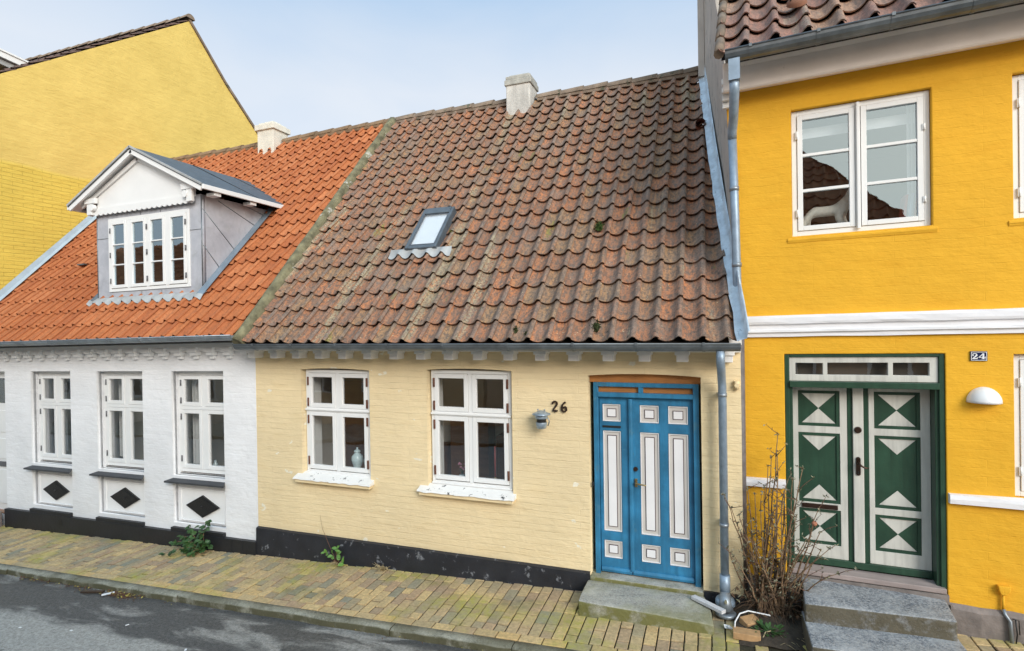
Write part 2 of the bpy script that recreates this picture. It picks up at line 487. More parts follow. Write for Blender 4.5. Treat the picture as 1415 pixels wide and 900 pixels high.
MT['chim28'] = simple('beige_chimney', (.66, .63, .55), .9, .12, 5, bump=.5, bs=30)
MT['capm'] = simple('chimney_cap', (.38, .37, .33), .9, .22, 8, bump=.6, bs=40)
MT['roof26'] = tile_mat('old_red_tiles', ((.56, .215, .088), (.35, .155, .08), (.41, .235, .115)), (.24, .185, .15), .9, lichen=(.44, .40, .26), moss=(.26, .24, .05), rollamt=.95)
MT['roof28'] = tile_mat('orange_tiles', ((.50, .168, .058), (.42, .13, .047), (.56, .205, .08)), (.30, .10, .04), 0, rollamt=.3, rough=.8, grit=.35)
MT['roof24'] = tile_mat('pale_red_tiles', ((.42, .22, .16), (.34, .165, .12), (.47, .28, .18)), (.20, .155, .135), 0, lichen=(.36,.32,.24), rollamt=.5)
MT['brownroof'] = tile_mat('brown_tiles', ((.20, .11, .08), (.16, .09, .07), (.22, .13, .10)), (.13, .10, .09), 0, rollamt=.5)
MT['underlay'] = simple('roof_underlay', (.02, .017, .015), .9)
MT['render'] = simple('grey_render', (.48, .43, .375), .9, .12, 3, bump=.7, bs=14, stain=(5, .58, (.27,.245,.22)))
MT['renderlight'] = simple('pale_board', (.50, .46, .42), .8, .12, 4, bump=.2)
MT['cornice24'] = simple('beige_cornice', (.80, .71, .64), .85, .08, 3, bump=.3, bs=12, stain=(6, .66, (.5,.42,.36)))
MT['blue'] = simple('blue_paint', (.030, .185, .345), .42, .35, 5, bump=.2, bs=30, streak=(16, 16, 1.4), stain=(9, .60, (.05, .17, .27)))
MT['bluegrey'] = simple('door_panel_grey', (.55, .52, .49), .5, .05)
MT['doorwhite'] = simple('door_panel_white', (.78, .77, .78), .5, .04)
MT['plum'] = simple('plum_line', (.055, .022, .03), .5, .1)
MT['orangewood'] = simple('orange_wood', (.42, .17, .045), .6, .22, 5, bump=.2, bs=30, streak=(2, 2, 18))
MT['green'] = simple('green_paint', (.022, .062, .036), .38, .2, 5, bump=.15, bs=30, streak=(20, 20, 1.5))
MT['cream'] = simple('cream_paint', (.60, .585, .53), .45, .08, 4, bump=.12, bs=30, streak=(18, 18, 1.6))
MT['bronze'] = simple('bronze', (.07, .04, .03), .35, .2, 20, metal=.8)
MT['brass'] = simple('brass', (.36, .27, .13), .35, .15, 20, metal=.9)
MT['black'] = simple('black_slot', (.012, .012, .012), .5)
MT['rust'] = simple('rusty_hinge', (.13, .05, .03), .7, .3, 30)
MT['greyhinge'] = simple('grey_hinge', (.18, .18, .19), .45, .1, metal=.6)
MT['room'] = simple('room_plaster', (.74, .69, .60), .9, .05)
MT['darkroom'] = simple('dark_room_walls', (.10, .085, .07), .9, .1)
MT['woodsill'] = simple('brown_wood', (.22, .10, .045), .4, .2, 6, streak=(1, 18, 18))
MT['porcelain'] = simple('pale_porcelain', (.50, .60, .62), .15, .14, 30)
MT['candle'] = simple('red_candle', (.25, .05, .05), .4)
MT['petal'] = simple('pink_petals', (.55, .22, .30), .7)
MT['plush'] = simple('cream_plush', (.78, .73, .62), .95, .08, 30, bump=.6, bs=200)
MT['plushdark'] = simple('dark_yarn', (.05, .04, .035), .95)
MT['book'] = simple('red_book_cover', (.45, .08, .06), .6); MT['book2'] = simple('pale_book_cover', (.55, .58, .66), .6)
MT['curtain'] = simple('curtain_cloth', (.55, .55, .55), .9)
MT['navy'] = simple('navy_enamel', (.012, .018, .06), .25, .1)
MT['enamel'] = simple('white_enamel', (.80, .80, .80), .25, .03)
MT['lamp24'] = simple('white_lamp_glass', (.80, .80, .80), .25, .02)
MT['lampm'] = simple('galvanised_lamp', (.36, .44, .52), .35, .2, 30, metal=.55)
MT['lampglass'] = simple('lamp_glass', (.28, .33, .42), .1, .1)
MT['plastic'] = simple('white_plastic', (.74, .74, .75), .4, .04)
MT['gutterpc'] = simple('scuffed_pvc', (.58, .58, .60), .45, .14, 16, bump=.1, bs=60)
MT['stonegrey'] = simple('rough_grey_stone', (.20, .17, .155), .9, .3, 8, bump=.8, bs=20)
MT['brick_loose'] = simple('loose_brick', (.45, .27, .13), .9, .2, 12, bump=.5, bs=60)

def granite(name, a, b_, mossc, moss_side=True, wet=None):
    g = N(name)
    c = g.mix(g.ramp(g.noise(48, 6, .85), .42, .57), a, b_)
    vo = g.n('ShaderNodeTexVoronoi', {'Vector': g.tc.outputs['Object'], 'Scale': 60.0, 'Randomness': 1.0})
    c = g.mix(g.math('MULTIPLY', g.ramp(vo.outputs['Distance'], .15, .35, (1,1,1,1), (0,0,0,1)), .55), c, tuple(x*.35 for x in a))
    c = g.mix(g.math('MULTIPLY', g.ramp(g.noise(5, 5, .6), .4, .65), .55), c, tuple(x*1.35 for x in b_))
    geo_ = g.n('ShaderNodeNewGeometry'); sp = g.n('ShaderNodeSeparateXYZ', {'Vector': geo_.outputs['Normal']})
    side = g.ramp(sp.outputs['Z'], .35, .75, (1,1,1,1), (0,0,0,1))
    mk = g.math('MULTIPLY', side, g.ramp(g.noise(7, 5, .6), .22, .5))
    mk = g.math('MAXIMUM', g.math('MULTIPLY', mk, .92), g.math('MULTIPLY', g.ramp(g.noise(2.3, 4), .44, .64), .62 if moss_side else .2))
    c = g.mix(mk, c, mossc)
    g.base(c); g.rough(.8)
    g.bump(g.noise(60, 5, .7), .5, .01); g.bump(g.noise(9, 4), .5, .03)
    return g.m
MT['step26'] = granite('mossy_granite', (.24, .23, .215), (.43, .42, .37), (.15, .145, .03))
MT['step24'] = granite('blue_granite', (.085, .10, .125), (.36, .37, .38), (.085, .068, .035), moss_side=False)
MT['kerb'] = granite('kerb_granite', (.15, .145, .115), (.34, .325, .26), (.075, .068, .03))

def paving_mat():
    g = N('yellow_paving_brick')
    at = g.n('ShaderNodeAttribute', attribute_name='tint', attribute_type='GEOMETRY')
    s = g.n('ShaderNodeSeparateColor', {'Color': at.outputs['Color']})
    r = s.outputs[0]
    cr_ = g.n('ShaderNodeValToRGB', {'Fac': r}); e = cr_.color_ramp
    e.interpolation = 'LINEAR'
    cs = [(0, (.68, .49, .24)), (.22, (.58, .43, .23)), (.40, (.46, .315, .20)), (.56, (.36, .30, .20)), (.74, (.58, .43, .225)), (.90, (.27, .27, .21)), (1, (.66, .45, .20))]
    e.elements[0].position = 0; e.elements[0].color = (*cs[0][1], 1); e.elements[1].position = 1; e.elements[1].color = (*cs[-1][1], 1)
    for p_, c_ in cs[1:-1]:
        q = e.elements.new(p_); q.color = (*c_, 1)
    c = g.mix(g.ramp(g.noise(35, 5, .7), .35, .7), cr_.outputs[0], g.mix(.55, cr_.outputs[0], (.13, .10, .06)))
    # moss and algae: patches, mostly in a strip towards the kerb side of the facade
    big = g.ramp(g.noise(1.15, 3, .5, vec=g.map(g.tc.outputs['Object'], (1, 1.4, 0), loc=(2.3, .4, 0))), .50, .62)
    fine = g.ramp(g.noise(16, 5, .65), .3, .62)
    c = g.mix(g.math('MULTIPLY', g.math('MULTIPLY', big, fine), .75), c, (.37, .35, .055))
    big2 = g.ramp(g.noise(2.1, 3, .5, vec=g.map(g.tc.outputs['Object'], (1, 1.2, 0), loc=(7.3, 5.4, 0))), .54, .68)
    c = g.mix(g.math('MULTIPLY', g.math('MULTIPLY', big2, fine), .6), c, (.15, .125, .10))
    g.base(c); g.rough(.85)
    g.bump(g.noise(70, 5, .7), .4, .006); g.bump(g.noise(12, 4), .3, .012)
    return g.m
MT['paving'] = paving_mat()
MT['joint'] = simple('paving_joint_soil', (.035, .03, .016), .95, .35, 20, bump=.5, bs=60)
MT['soil'] = simple('dark_soil', (.055, .042, .03), .95, .4, 14, bump=1.0, bs=40)

def asphalt():
    g = N('asphalt')
    o = g.tc.outputs['Object']
    s = g.n('ShaderNodeSeparateXYZ', {'Vector': o})
    y = s.outputs['Y']; x = s.outputs['X']
    n1 = g.noise(1.1, 5, .6, vec=g.map(o, (.55, 1.3, 1)), dist=.3)
    # wet gutter strip: widens towards the right
    edge = g.math('ADD', g.math('MULTIPLY', g.math('SUBTRACT', n1, .5), .75), g.math('ADD', y, 1.70))
    wet = g.ramp(g.math('ADD', edge, .5), .47, .56)
    pat = g.ramp(g.noise(2.2, 5, .65, vec=g.map(o, (.5, 1.8, 1), loc=(4, 2, 0)), dist=.5), .52, .64)
    wet = g.math('MULTIPLY', wet, g.math('SUBTRACT', 1.0, g.math('MULTIPLY', pat, .75)))
    spots = g.ramp(g.noise(3.4, 4, .6, vec=g.map(o, (.6, 1.6, 1), loc=(9, 1, 0)), dist=.6), .66, .72)
    wet = g.math('MAXIMUM', wet, g.math('MULTIPLY', spots, .55))
    fine = g.noise(50, 7, .9)
    fine = g.math('MULTIPLY_ADD' if False else 'ADD', g.math('MULTIPLY', fine, .6), g.math('MULTIPLY', g.noise(22, 6, .85, vec=g.map(o, (1, 1.3, 1))), .4))
    dry = g.mix(g.ramp(fine, .40, .60), (.19, .178, .16), (.52, .49, .45))
    wt = g.mix(g.ramp(fine, .40, .62), (.028, .027, .027), (.15, .143, .135))
    c = g.mix(wet, dry, wt)
    c = g.mix(g.ramp(g.noise(300, 2, .5), .68, .72), c, (.30, .30, .30))
    g.base(c)
    rg = g.math('SUBTRACT', .9, g.math('MULTIPLY', wet, .34))
    g.l(rg, g.p.inputs['Roughness'])
    g.bump(g.noise(70, 6, .85), .6, .012)
    g.bump(g.noise(3, 3), .2, .03)
    return g.m
MT['asphalt'] = asphalt()

def glass(name, tint=(.86, .9, .9), refl=1.9, base=.05, refl_tint=(.95, .97, 1)):
    mm = bpy.data.materials.new(name); mm.use_nodes = True; t = mm.node_tree; t.nodes.clear()
    o_ = t.nodes.new('ShaderNodeOutputMaterial'); mx_ = t.nodes.new('ShaderNodeMixShader')
    tr = t.nodes.new('ShaderNodeBsdfTransparent'); gl = t.nodes.new('ShaderNodeBsdfGlossy')
    tr.inputs[0].default_value = (*tint, 1); gl.inputs['Roughness'].default_value = .01
    gl.inputs['Color'].default_value = (*refl_tint, 1)
    fr = t.nodes.new('ShaderNodeFresnel')
    ge = t.nodes.new('ShaderNodeNewGeometry'); io = t.nodes.new('ShaderNodeMath'); io.operation = 'MULTIPLY_ADD'   # a thin pane reflects alike from both sides
    io.inputs[1].default_value = 1/1.5-1.5; io.inputs[2].default_value = 1.5
    t.links.new(ge.outputs['Backfacing'], io.inputs[0]); t.links.new(io.outputs[0], fr.inputs[0])
    ma = t.nodes.new('ShaderNodeMath'); ma.operation = 'MULTIPLY_ADD'; ma.inputs[1].default_value = refl; ma.inputs[2].default_value = base; ma.use_clamp = True
    t.links.new(fr.outputs[0], ma.inputs[0]); t.links.new(ma.outputs[0], mx_.inputs[0])
    # slightly wavy old panes
    tcn = t.nodes.new('ShaderNodeTexCoord'); nn_ = t.nodes.new('ShaderNodeTexNoise'); nn_.inputs['Scale'].default_value = 2.5
    bp = t.nodes.new('ShaderNodeBump'); bp.inputs['Strength'].default_value = .03; bp.inputs['Distance'].default_value = .05
    t.links.new(tcn.outputs['Object'], nn_.inputs['Vector']); t.links.new(nn_.outputs['Fac'], bp.inputs['Height']); t.links.new(bp.outputs[0], gl.inputs['Normal'])
    t.links.new(tr.outputs[0], mx_.inputs[1]); t.links.new(gl.outputs[0], mx_.inputs[2]); t.links.new(mx_.outputs[0], o_.inputs[0])
    return mm
MT['glass'] = glass('window_glass', tint=(.95, .96, .95), refl=2.0, base=.08)
MT['glassup'] = glass('upper_window_glass', tint=(.92,.95,.97), refl=2.6, base=.16, refl_tint=(.72, .90, 1))  # blue of a mirrored sky put into the gloss colour of these panes
MT['glasssky'] = glass('skylight_glass', refl=3.0, base=.45)

def leaf_mat(name, a, b_):
    g = N(name)
    c = g.mix(g.ramp(g.noise(14, 4), .35, .65), a, b_)
    g.base(c); g.rough(.5)
    g.p.inputs['Transmission Weight'].default_value = 0
    g.p.inputs['Subsurface Weight'].default_value = 0
    return g.m
MT['leaf'] = leaf_mat('bramble_leaf', (.022, .06, .018), (.06, .13, .035))
MT['leaf2'] = leaf_mat('weed_leaf', (.07, .18, .03), (.13, .26, .05))
MT['leafgrey'] = leaf_mat('dry_grey_leaf', (.13, .125, .08), (.24, .23, .15))
MT['moss'] = simple('green_moss', (.055, .10, .02), .95, .4, 30, bump=.8, bs=120)
MT['mossdark'] = simple('dark_moss', (.05, .065, .02), .95, .4, 30, bump=.8, bs=120)
MT['stem'] = simple('woody_stem', (.20, .125, .07), .8, .4, 25, bump=.3, bs=120)
MT['stemred'] = simple('reddish_twig', (.15, .07, .045), .8, .3, 25)
MT['straw'] = simple('dry_straw', (.40, .32, .18), .85, .3, 25)
MT['dead'] = simple('dead_leaf', (.13, .06, .03), .85, .5, 18)

# ================================================================ roof tiles
PROF = [(0.0, .014), (.08, -.003), (.20, -.017), (.34, -.024), (.48, -.021), (.60, -.011), (.70, .005), (.79, .027), (.87, .041), (.95, .040), (1.04, .024)]
def tile_roof(name, mat, parent, org, vdir, x0, ncol, nrow, wt, gt, skip=None, xmax=None, xmin=None, seed=1, amp=1.0, wav=.006, ndir=None, jit=1.0, xdir=(1,0,0)):
    rnd = random.Random(seed)
    org = Vector(org); vdir = Vector(vdir).normalized(); xd = Vector(xdir).normalized()
    nd = vdir.cross(xd) * -1
    if nd.z < 0: nd = -nd
    bm = bmesh.new(); lay = bm.loops.layers.float_color.new('tint'); uvl = bm.loops.layers.uv.new('roof')
    tk = .013
    for r in range(nrow):
        for c in range(ncol):
            xa = x0 + c*wt; va = r*gt
            if skip and skip(xa + wt*.5, va + gt*.5): continue
            jx = rnd.uniform(-.003, .003)*jit; jv = rnd.uniform(-.007, .007)*jit; jn = rnd.uniform(-.004, .004)*jit; rot = rnd.uniform(-.012, .012)*jit
            tint = rnd.random()
            rows = []
            for k, (vv, lift) in enumerate(((va + jv, .038), (va + jv + gt*.5, .020), (va + gt + .05, -.002))):
                line = []
                for (pu, ph) in PROF:
                    X = xa + pu*wt + jx + rot*(vv - va)
                    if xmax is not None: X = min(X, xmax(vv))
                    if xmin is not None: X = max(X, xmin(vv))
                    wv = noise.noise(Vector((X*.55, vv*.55, seed*3.1)))*wav*2.2
                    h = ph*amp + lift + jn + wv + (pu-.5)*rot*.3
                    line.append((org + xd*X + vdir*vv + nd*h, pu, X, vv))
                rows.append(line)
            if rows[0][-1][2] - rows[0][0][2] < .02: continue
            vs = [[bm.verts.new(q[0]) for q in line] for line in rows]
            def mk(verts, infos, smooth):
                try: f = bm.faces.new(verts)
                except ValueError: return
                f.smooth = smooth
                for lp, (pu, X, vv) in zip(f.loops, infos):
                    lp[lay] = (tint, min(1, max(0, pu)), 0.5, 1); lp[uvl].uv = (X, vv)
            n = len(PROF)
            for k in range(2):
                for i in range(n-1):
                    q = ((k,i),(k,i+1),(k+1,i+1),(k+1,i))
                    mk([vs[a][b] for a, b in q], [rows[a][b][1:] for a, b in q], True)
            # front lip
            lo = [bm.verts.new(rows[0][i][0] - nd*tk + vdir*.002) for i in range(n)]
            hi = [bm.verts.new(rows[0][i][0]) for i in range(n)]
            for i in range(n-1):
                mk([hi[i], lo[i], lo[i+1], hi[i+1]], [rows[0][i][1:], rows[0][i][1:], rows[0][i+1][1:], rows[0][i+1][1:]], False)
            # underside strip
            up_ = [bm.verts.new(rows[1][i][0] - nd*tk) for i in range(n)]
            for i in range(n-1):
                mk([lo[i], up_[i], up_[i+1], lo[i+1]], [rows[0][i][1:]]*4, False)
            # right side lip of the roll
            a = [bm.verts.new(rows[k][-1][0]) for k in range(3)]
            b = [bm.verts.new(rows[k][-1][0] - nd*tk) for k in range(3)]
            for k in range(2):
                mk([a[k], b[k], b[k+1], a[k+1]], [(.1, rows[k][-1][2], rows[k][-1][3])]*4, False)
    root = parent
    while root.parent: root = root.parent
    bm.transform(Matrix.Translation(-BASE[root.name]))
    me = bpy.data.meshes.new(name); bm.to_mesh(me); bm.free()
    me.materials.append(mat)
    o = bpy.data.objects.new(name, me); COL.objects.link(o); o.parent = parent
    return o

def half_gutter(b, x0, x1, y, z, r, upx=None, n=8, mi=0):
    """half round gutter along x, open at the top, with a bead at its front edge"""
    prof = [(cos(pi+pi*i/n)*r, sin(pi+pi*i/n)*r) for i in range(n+1)] + [(cos(-pi*i/n)*(r-.004), sin(-pi*i/n)*(r-.004)) for i in range(n+1)]
    b.sweep(prof, (x0, y, z), (x1, y, z), (0,1,0), (0,0,1), mi, smooth=False)
    b.tube([(x0, y-r, z+.002), (x1, y-r, z+.002)], .008, 8, mi)
    for xx in (x0, x1):
        pts = [(xx, y+cos(pi+pi*i/n)*r, z+sin(pi+pi*i/n)*r) for i in range(n+1)]
        b.face(pts, mi)

def gutter_bracket(x, y, z, r, n=8):
    b = B()
    rr_ = r+.004
    prof = [(cos(pi+pi*i/n)*rr_, sin(pi+pi*i/n)*rr_) for i in range(n+1)] + [(cos(-pi*i/n)*(r+.0005), sin(-pi*i/n)*(r+.0005)) for i in range(n+1)]
    b.sweep(prof, (x-.013, y, z), (x+.013, y, z), (0,1,0), (0,0,1), 0)
    b.box(x-.012, x+.012, y-r-.011, y-r+.008, z-.012, z+.014)
    return b

# ================================================================ windows
def casement(parent, x0, x1, z0, z1, y, lights, matf, matg, hinge_mat=None, fw_=.045, sash=.04, bars=None, name='window', hinges=(), depth=.07, proud=.010):
    """lights: list of (xa, xb, za, zb) sash rectangles; bars: list of (light index, 'h'/'v', fraction)"""
    b = B()
    b.box(x0, x0+fw_, y, y+depth, z0, z1); b.box(x1-fw_, x1, y, y+depth, z0, z1)
    b.box(x0+fw_, x1-fw_, y, y+depth, z1-fw_, z1); b.box(x0+fw_, x1-fw_, y, y+depth, z0, z0+fw_)
    # mullion/transom: fill what lies between the lights
    xs = sorted(set([l[0] for l in lights]+[l[1] for l in lights]))
    zs = sorted(set([l[2] for l in lights]+[l[3] for l in lights]))
    for i in range(1, len(xs)-1, 2):
        b.box(xs[i], xs[i+1], y-.004, y+depth-.002, z0+fw_, z1-fw_)
    for i in range(1, len(zs)-1, 2):
        b.box(x0+fw_, x1-fw_, y-.012, y+depth-.004, zs[i], zs[i+1])
    fr = obj(name, b, matf, parent, bevel=.003)
    for (xa, xb, za, zb) in lights:
        s_ = B(); g = .003; ya = y-proud; yb = y+.03
        xa += g; xb -= g; za += g; zb -= g
        s_.box(xa, xa+sash, ya, yb, za, zb); s_.box(xb-sash, xb, ya, yb, za, zb)
        s_.box(xa+sash, xb-sash, ya, yb, zb-sash, zb); s_.box(xa+sash, xb-sash, ya, yb, za, za+sash)
        for kind, f, th in (bars or []):
            if kind == 'h':
                zc = za+sash+(zb-za-2*sash)*f
                s_.box(xa+sash, xb-sash, ya+.004, yb-.002, zc-th/2, zc+th/2)
        obj('sash', s_, matf, fr, bevel=.003)
    p = B()
    for (xa, xb, za, zb) in lights:
        p.face([(xa+sash-.004, y+.016, za+sash-.004), (xb-sash+.004, y+.016, za+sash-.004), (xb-sash+.004, y+.016, zb-sash+.004), (xa+sash-.004, y+.016, zb-sash+.004)])
    obj('pane', p, matg, fr)
    for (hx, hz, hh) in hinges:
        h = B(); h.box(hx-.011, hx+.011, y-proud-.008, y-proud+.003, hz-hh/2, hz+hh/2)
        h.tube([(hx, y-proud-.008, hz-hh/2), (hx, y-proud-.008, hz+hh/2)], .006, 8)
        obj('hinge', h, hinge_mat, fr)
    return fr

# ================================================================ ground, road, pavement
XA, XB = -16.0, 7.0
b = B()
b.face([(-400, -400, -400*.04+.058-.35), (400, -400, 400*.04+.058-.35), (400, 400, 400*.04+.058-.35), (-400, 400, -400*.04+.058-.35)])
struct('ground', b, MT['soil'])
b = B()
nx = 60
for i in range(nx):
    xa = -40+80*i/nx; xb = -40+80*(i+1)/nx
    f = [(-1.06, -.070), (-2.6, -.020), (-4.2, -.015), (-6.6, -.09)]
    for (ya, da), (yb, db) in zip(f, f[1:]):
        z_ = lambda x_, d_: .058+.04*x_-.0236+d_
        b.face([(xa, yb, z_(xa, db)), (xb, yb, z_(xb, db)), (xb, ya, z_(xb, da)), (xa, ya, z_(xa, da))], smooth=True)
bmesh.ops.remove_doubles(b.bm, verts=b.bm.verts, dist=1e-4)
struct('road', b, MT['asphalt'])
# far pavement
b = B(); b.slab([(-40,-8.9,-1.6), (40,-8.9,1.66), (40,-6.6,1.66), (-40,-6.6,-1.6)][::1], -3, 0)
struct('pavement_opposite', b, MT['kerb'])

# kerb stones as one strip with joints
b = B()
joints = [-16, -14.6, -13.3, -12.1, -10.8, -9.6, -8.35, -7.1, -6.2, -5.43, -4.43, -2.78, -1.6, -.4, .8, 2.0, 3.3, 4.6, 6.0, 7.0]
for a_, c_ in zip(joints, joints[1:]):
    rnd = random.Random(int(a_*10)+500)
    n = max(2, int((c_-a_)/.12))
    prev = None
    rows = []
    for i in range(n+1):
        x = a_+.004+(c_-a_-.008)*i/n
        o_ = rnd.uniform(-.010, .010); t_ = rnd.uniform(-.004, .003)
        z = geo(x, -1.15)
        rows.append([(x, -.995, z-.25+.003), (x, -.995, z+.001), (x, -1.080+o_*.5, z+.001+t_), (x, -1.094+o_*.8, z-.008+t_), (x, -1.098+o_, z-.022), (x, -1.10+o_, z-.25)])
    vs = [[b.bm.verts.new(p) for p in r_] for r_ in rows]
    for i in range(n):
        for k in range(5):
            f = b.bm.faces.new((vs[i][k], vs[i+1][k], vs[i+1][k+1], vs[i][k+1])); f.smooth = k > 0
    b.face(rows[0]); b.face(rows[-1][::-1])
struct('kerb', b, MT['kerb'])

# soil bed under the paving (also the planting gap by no. 24)
b = B()
b.face([(XA, -1.0, geo(XA, -1.0)-.012), (XB, -1.0, geo(XB, -1.0)-.012), (XB, .4, geo(XB, .4)-.012), (XA, .4, geo(XA, .4)-.012)])
struct('paving_bed', b, MT['joint'])

# paving bricks: real bevelled setts, one sheet
bm = bmesh.new(); lay = bm.loops.layers.float_color.new('tint')
rnd = random.Random(11)
def brick(xa, xb, ya, yb, tint=None):
    h = rnd.uniform(-.004, .006); tx = rnd.uniform(-.03, .03); ty = rnd.uniform(-.02, .02); be = .004
    tint = rnd.random()**1.05 if tint is None else tint
    ja = rnd.uniform(-.022, .022)
    cx, cy = (xa+xb)/2, (ya+yb)/2
    def P(x, y, dz):
        dx, dy = x-cx, y-cy
        X = cx+dx*cos(ja)-dy*sin(ja); Y = cy+dx*sin(ja)+dy*cos(ja)
        return bm.verts.new((X, Y, geo(X, Y)+h+tx*dx+ty*dy+dz))
    jj = lambda: rnd.uniform(-.0015, .0015)
    top = [P(xa+be+jj(), ya+be+jj(), 0), P(xb-be+jj(), ya+be+jj(), 0), P(xb-be+jj(), yb-be+jj(), 0), P(xa+be+jj(), yb-be+jj(), 0)]
    mid = [P(xa, ya, -.005), P(xb, ya, -.005), P(xb, yb, -.005), P(xa, yb, -.005)]
    bot = [P(xa, ya, -.03), P(xb, ya, -.03), P(xb, yb, -.03), P(xa, yb, -.03)]
    fs = [bm.faces.new(top)]
    for i in range(4):
        j = (i+1) % 4
        fs.append(bm.faces.new((mid[i], mid[j], top[j], top[i]))); fs.append(bm.faces.new((bot[i], bot[j], mid[j], mid[i])))
    for f in fs:
        for lp in f.loops: lp[lay] = (tint, 0, 0, 1)
x = XA
while x < XB:                                   # header course along the kerb
    l = .205
    brick(x+.003, x+l-.003, -.99, -.897, rnd.choice((.0, .05, .2, .3, 1.0, .97, rnd.random()))); x += l+.004
x = XA; i = 0; pw = .108
def bed_hole(x, y): return .17 < x < .68 and y > -.62
while x < XB:
    # courses run from the kerb to the facade, staggered
    y = -.892
    first = True
    k = 0
    while y < -.015:
        if first: l = (.105 if i % 2 else .205)
        else: l = .205
        if rnd.random() < .12: l = .105
        yb = min(y+l, -.008)
        if yb - y > .03 and not bed_hole(x+pw/2, (y+yb)/2):
            if not (-1.17 < x+pw/2 < .0 and y > -.42):
                brick(x+.005, x+pw-.006, y+.005, yb-.006)
        y += l+.003; first = False
    x += pw; i += 1
bmesh.ops.recalc_face_normals(bm, faces=bm.faces)
me = bpy.data.meshes.new('pavement'); bm.to_mesh(me); bm.free(); me.materials.append(MT['paving'])
pv = bpy.data.objects.new('pavement', me); COL.objects.link(pv); pv['kind'] = 'structure'

# planting soil mound
b = B(); n = 14
g_ = {}
for i in range(n+1):
    for j in range(n+1):
        x = .17+.55*i/n; y = -.60+.66*j/n
        e = min(i, n-i, j+2, n)/4
        z = geo(x, y)-.01+min(1, e)*.03 + noise.noise(Vector((x*9, y*9, 1)))*.025 + (j/n)*.05
        g_[i, j] = b.bm.verts.new((x, y, z))
for i in range(n):
    for j in range(n):
        f = b.bm.faces.new((g_[i,j], g_[i+1,j], g_[i+1,j+1], g_[i,j+1])); f.smooth = True
struct('soil_patch', b, MT['soil'])

# ================================================================ NO. 26: pale yellow cottage
H26 = empty('yellow_cottage', 'pale yellow cottage with weathered brown tiled roof and blue door, in the middle', 'house', (-2.55, 0, 0))
EZ, RZ, EY, RY = 2.50, 6.40, -.30, 3.30
op1 = arch(-4.685, -3.71, .90, 2.172, .018); op2 = arch(-2.965, -1.96, .90, 2.192, .018)
opd = arch(-1.150, -.085, .12, 2.162, .022)
b = wall_plate([(-5.385, -.3), (.262, -.3), (.262, 2.62), (-5.385, 2.62)], [op1, op2, opd], .32, 0.0)
obj('wall', b, MT['wall26'], H26)
b = B(); b.box(-5.385, -5.2, .32, 6.9, -.3, 2.5); b.box(.08, .262, .32, 3.0, -.3, 2.5); b.box(-5.385, .08, 6.7, 6.9, -.3, 2.5)
objs('rear_wall', b, MT['wall26'], H26)
# gable ends (hidden mostly)
b = B()
b.prism([(0,0)]*0 or [(-5.38,2.45),(-5.20,2.45),(-5.20,2.5),(-5.38,2.5)], .1, 6.8); 
b.bm.free()
# plinth
b = B()
for x0, x1, z0, z1 in ((-5.39, -1.155, .175, .19),):
    n = 24
    top = [(x0+(x1-x0)*i/n, -.035 + noise.noise(Vector((i*.7, 0, 3)))*.006, z0+(z1-z0)*i/n + noise.noise(Vector((i*.5, 2, 3)))*.006) for i in range(n+1)]
    A = [b.bm.verts.new((p[0], -.001, p[2]+.012)) for p in top]; Bq = [b.bm.verts.new(p) for p in top]
    Cq = [b.bm.verts.new((p[0], p[1]-.012, -.3)) for p in top]
    for i in range(n):
        b.bm.faces.new((A[i], A[i+1], Bq[i+1], Bq[i])); b.bm.faces.new((Bq[i], Bq[i+1], Cq[i+1], Cq[i]))
    b.bm.faces.new((A[-1], b.bm.verts.new((x1, -.001, -.3)), Cq[-1], Bq[-1]))
b.box(-.08, .268, -.03, -.001, -.3, .175)
obj('plinth', b, MT['tar'], H26, bevel=0)
# cornice with corbels
b = B(); b.box(-5.40, .262, -.075, -.0025, 2.400, 2.47); b.box(-5.40, .262, -.19, -.002, 2.4715, 2.53)
obj('cornice', b, MT['corbel'], H26, bevel=.004)
for cx_ in (-5.30, -4.96, -4.63, -4.30, -3.97, -3.63, -3.29, -2.955, -2.62, -2.28, -1.94, -1.60, -1.26, -.92, -.58, -.24, .14):
    b = B(); b.box(cx_-.066, cx_+.066, -.165, -.003, 2.376, 2.4705); b.box(cx_-.052, cx_+.052, -.150, -.003, 2.315, 2.3755)
    obj('corbel', b, MT['corbel'], H26, bevel=.004)
# windows
def win26(x0, x1, z0, z1, zt):
    xc = (x0+x1)/2; f_ = .036
    L = [(x0+f_, xc-.022, zt+.024, z1-f_), (xc+.022, x1-f_, zt+.024, z1-f_), (x0+f_, xc-.022, z0+f_+.01, zt-.024), (xc+.022, x1-f_, z0+f_+.01, zt-.024)]
    hg = []
    for hx in (x0+f_+.004, x1-f_-.004):
        hg += [(hx, z1-f_-.10, .10), (hx, zt+.09, .10), (hx, zt-.12, .10), (hx, z0+.15, .10)]
    fr = casement(H26, x0, x1, z0, z1, .055, L, MT['white'], MT['glass'], MT['rust'], f_, .048, hinges=hg, depth=.08)
    b_ = B(); b_.box(x0-.0, x1+.0, .03, .054, zt-.010, zt+.012); b_.box(x0+.0, x1-.0, .035, .054, z0+.0, z0+.02)
    objs('drip_rail', b_, MT['white'], fr, bevel=.004)
    b_ = B(); b_.box(x0-.02, x1+.02, .14, .36, z0-.012, z0+.012)
    obj('inner_sill', b_, MT['woodsill'], fr)
    # inner reveals
    b_ = B(); b_.box(x0-.01, x0+.01, .137, .318, z0+.013, z1); b_.box(x1-.01, x1+.01, .137, .318, z0+.013, z1)
    objs('inner_reveal', b_, MT['white'], fr)
    return fr
W1 = win26(-4.655, -3.735, .915, 2.165, 1.685)
W2 = win26(-2.935, -1.985, .925, 2.185, 1.705)
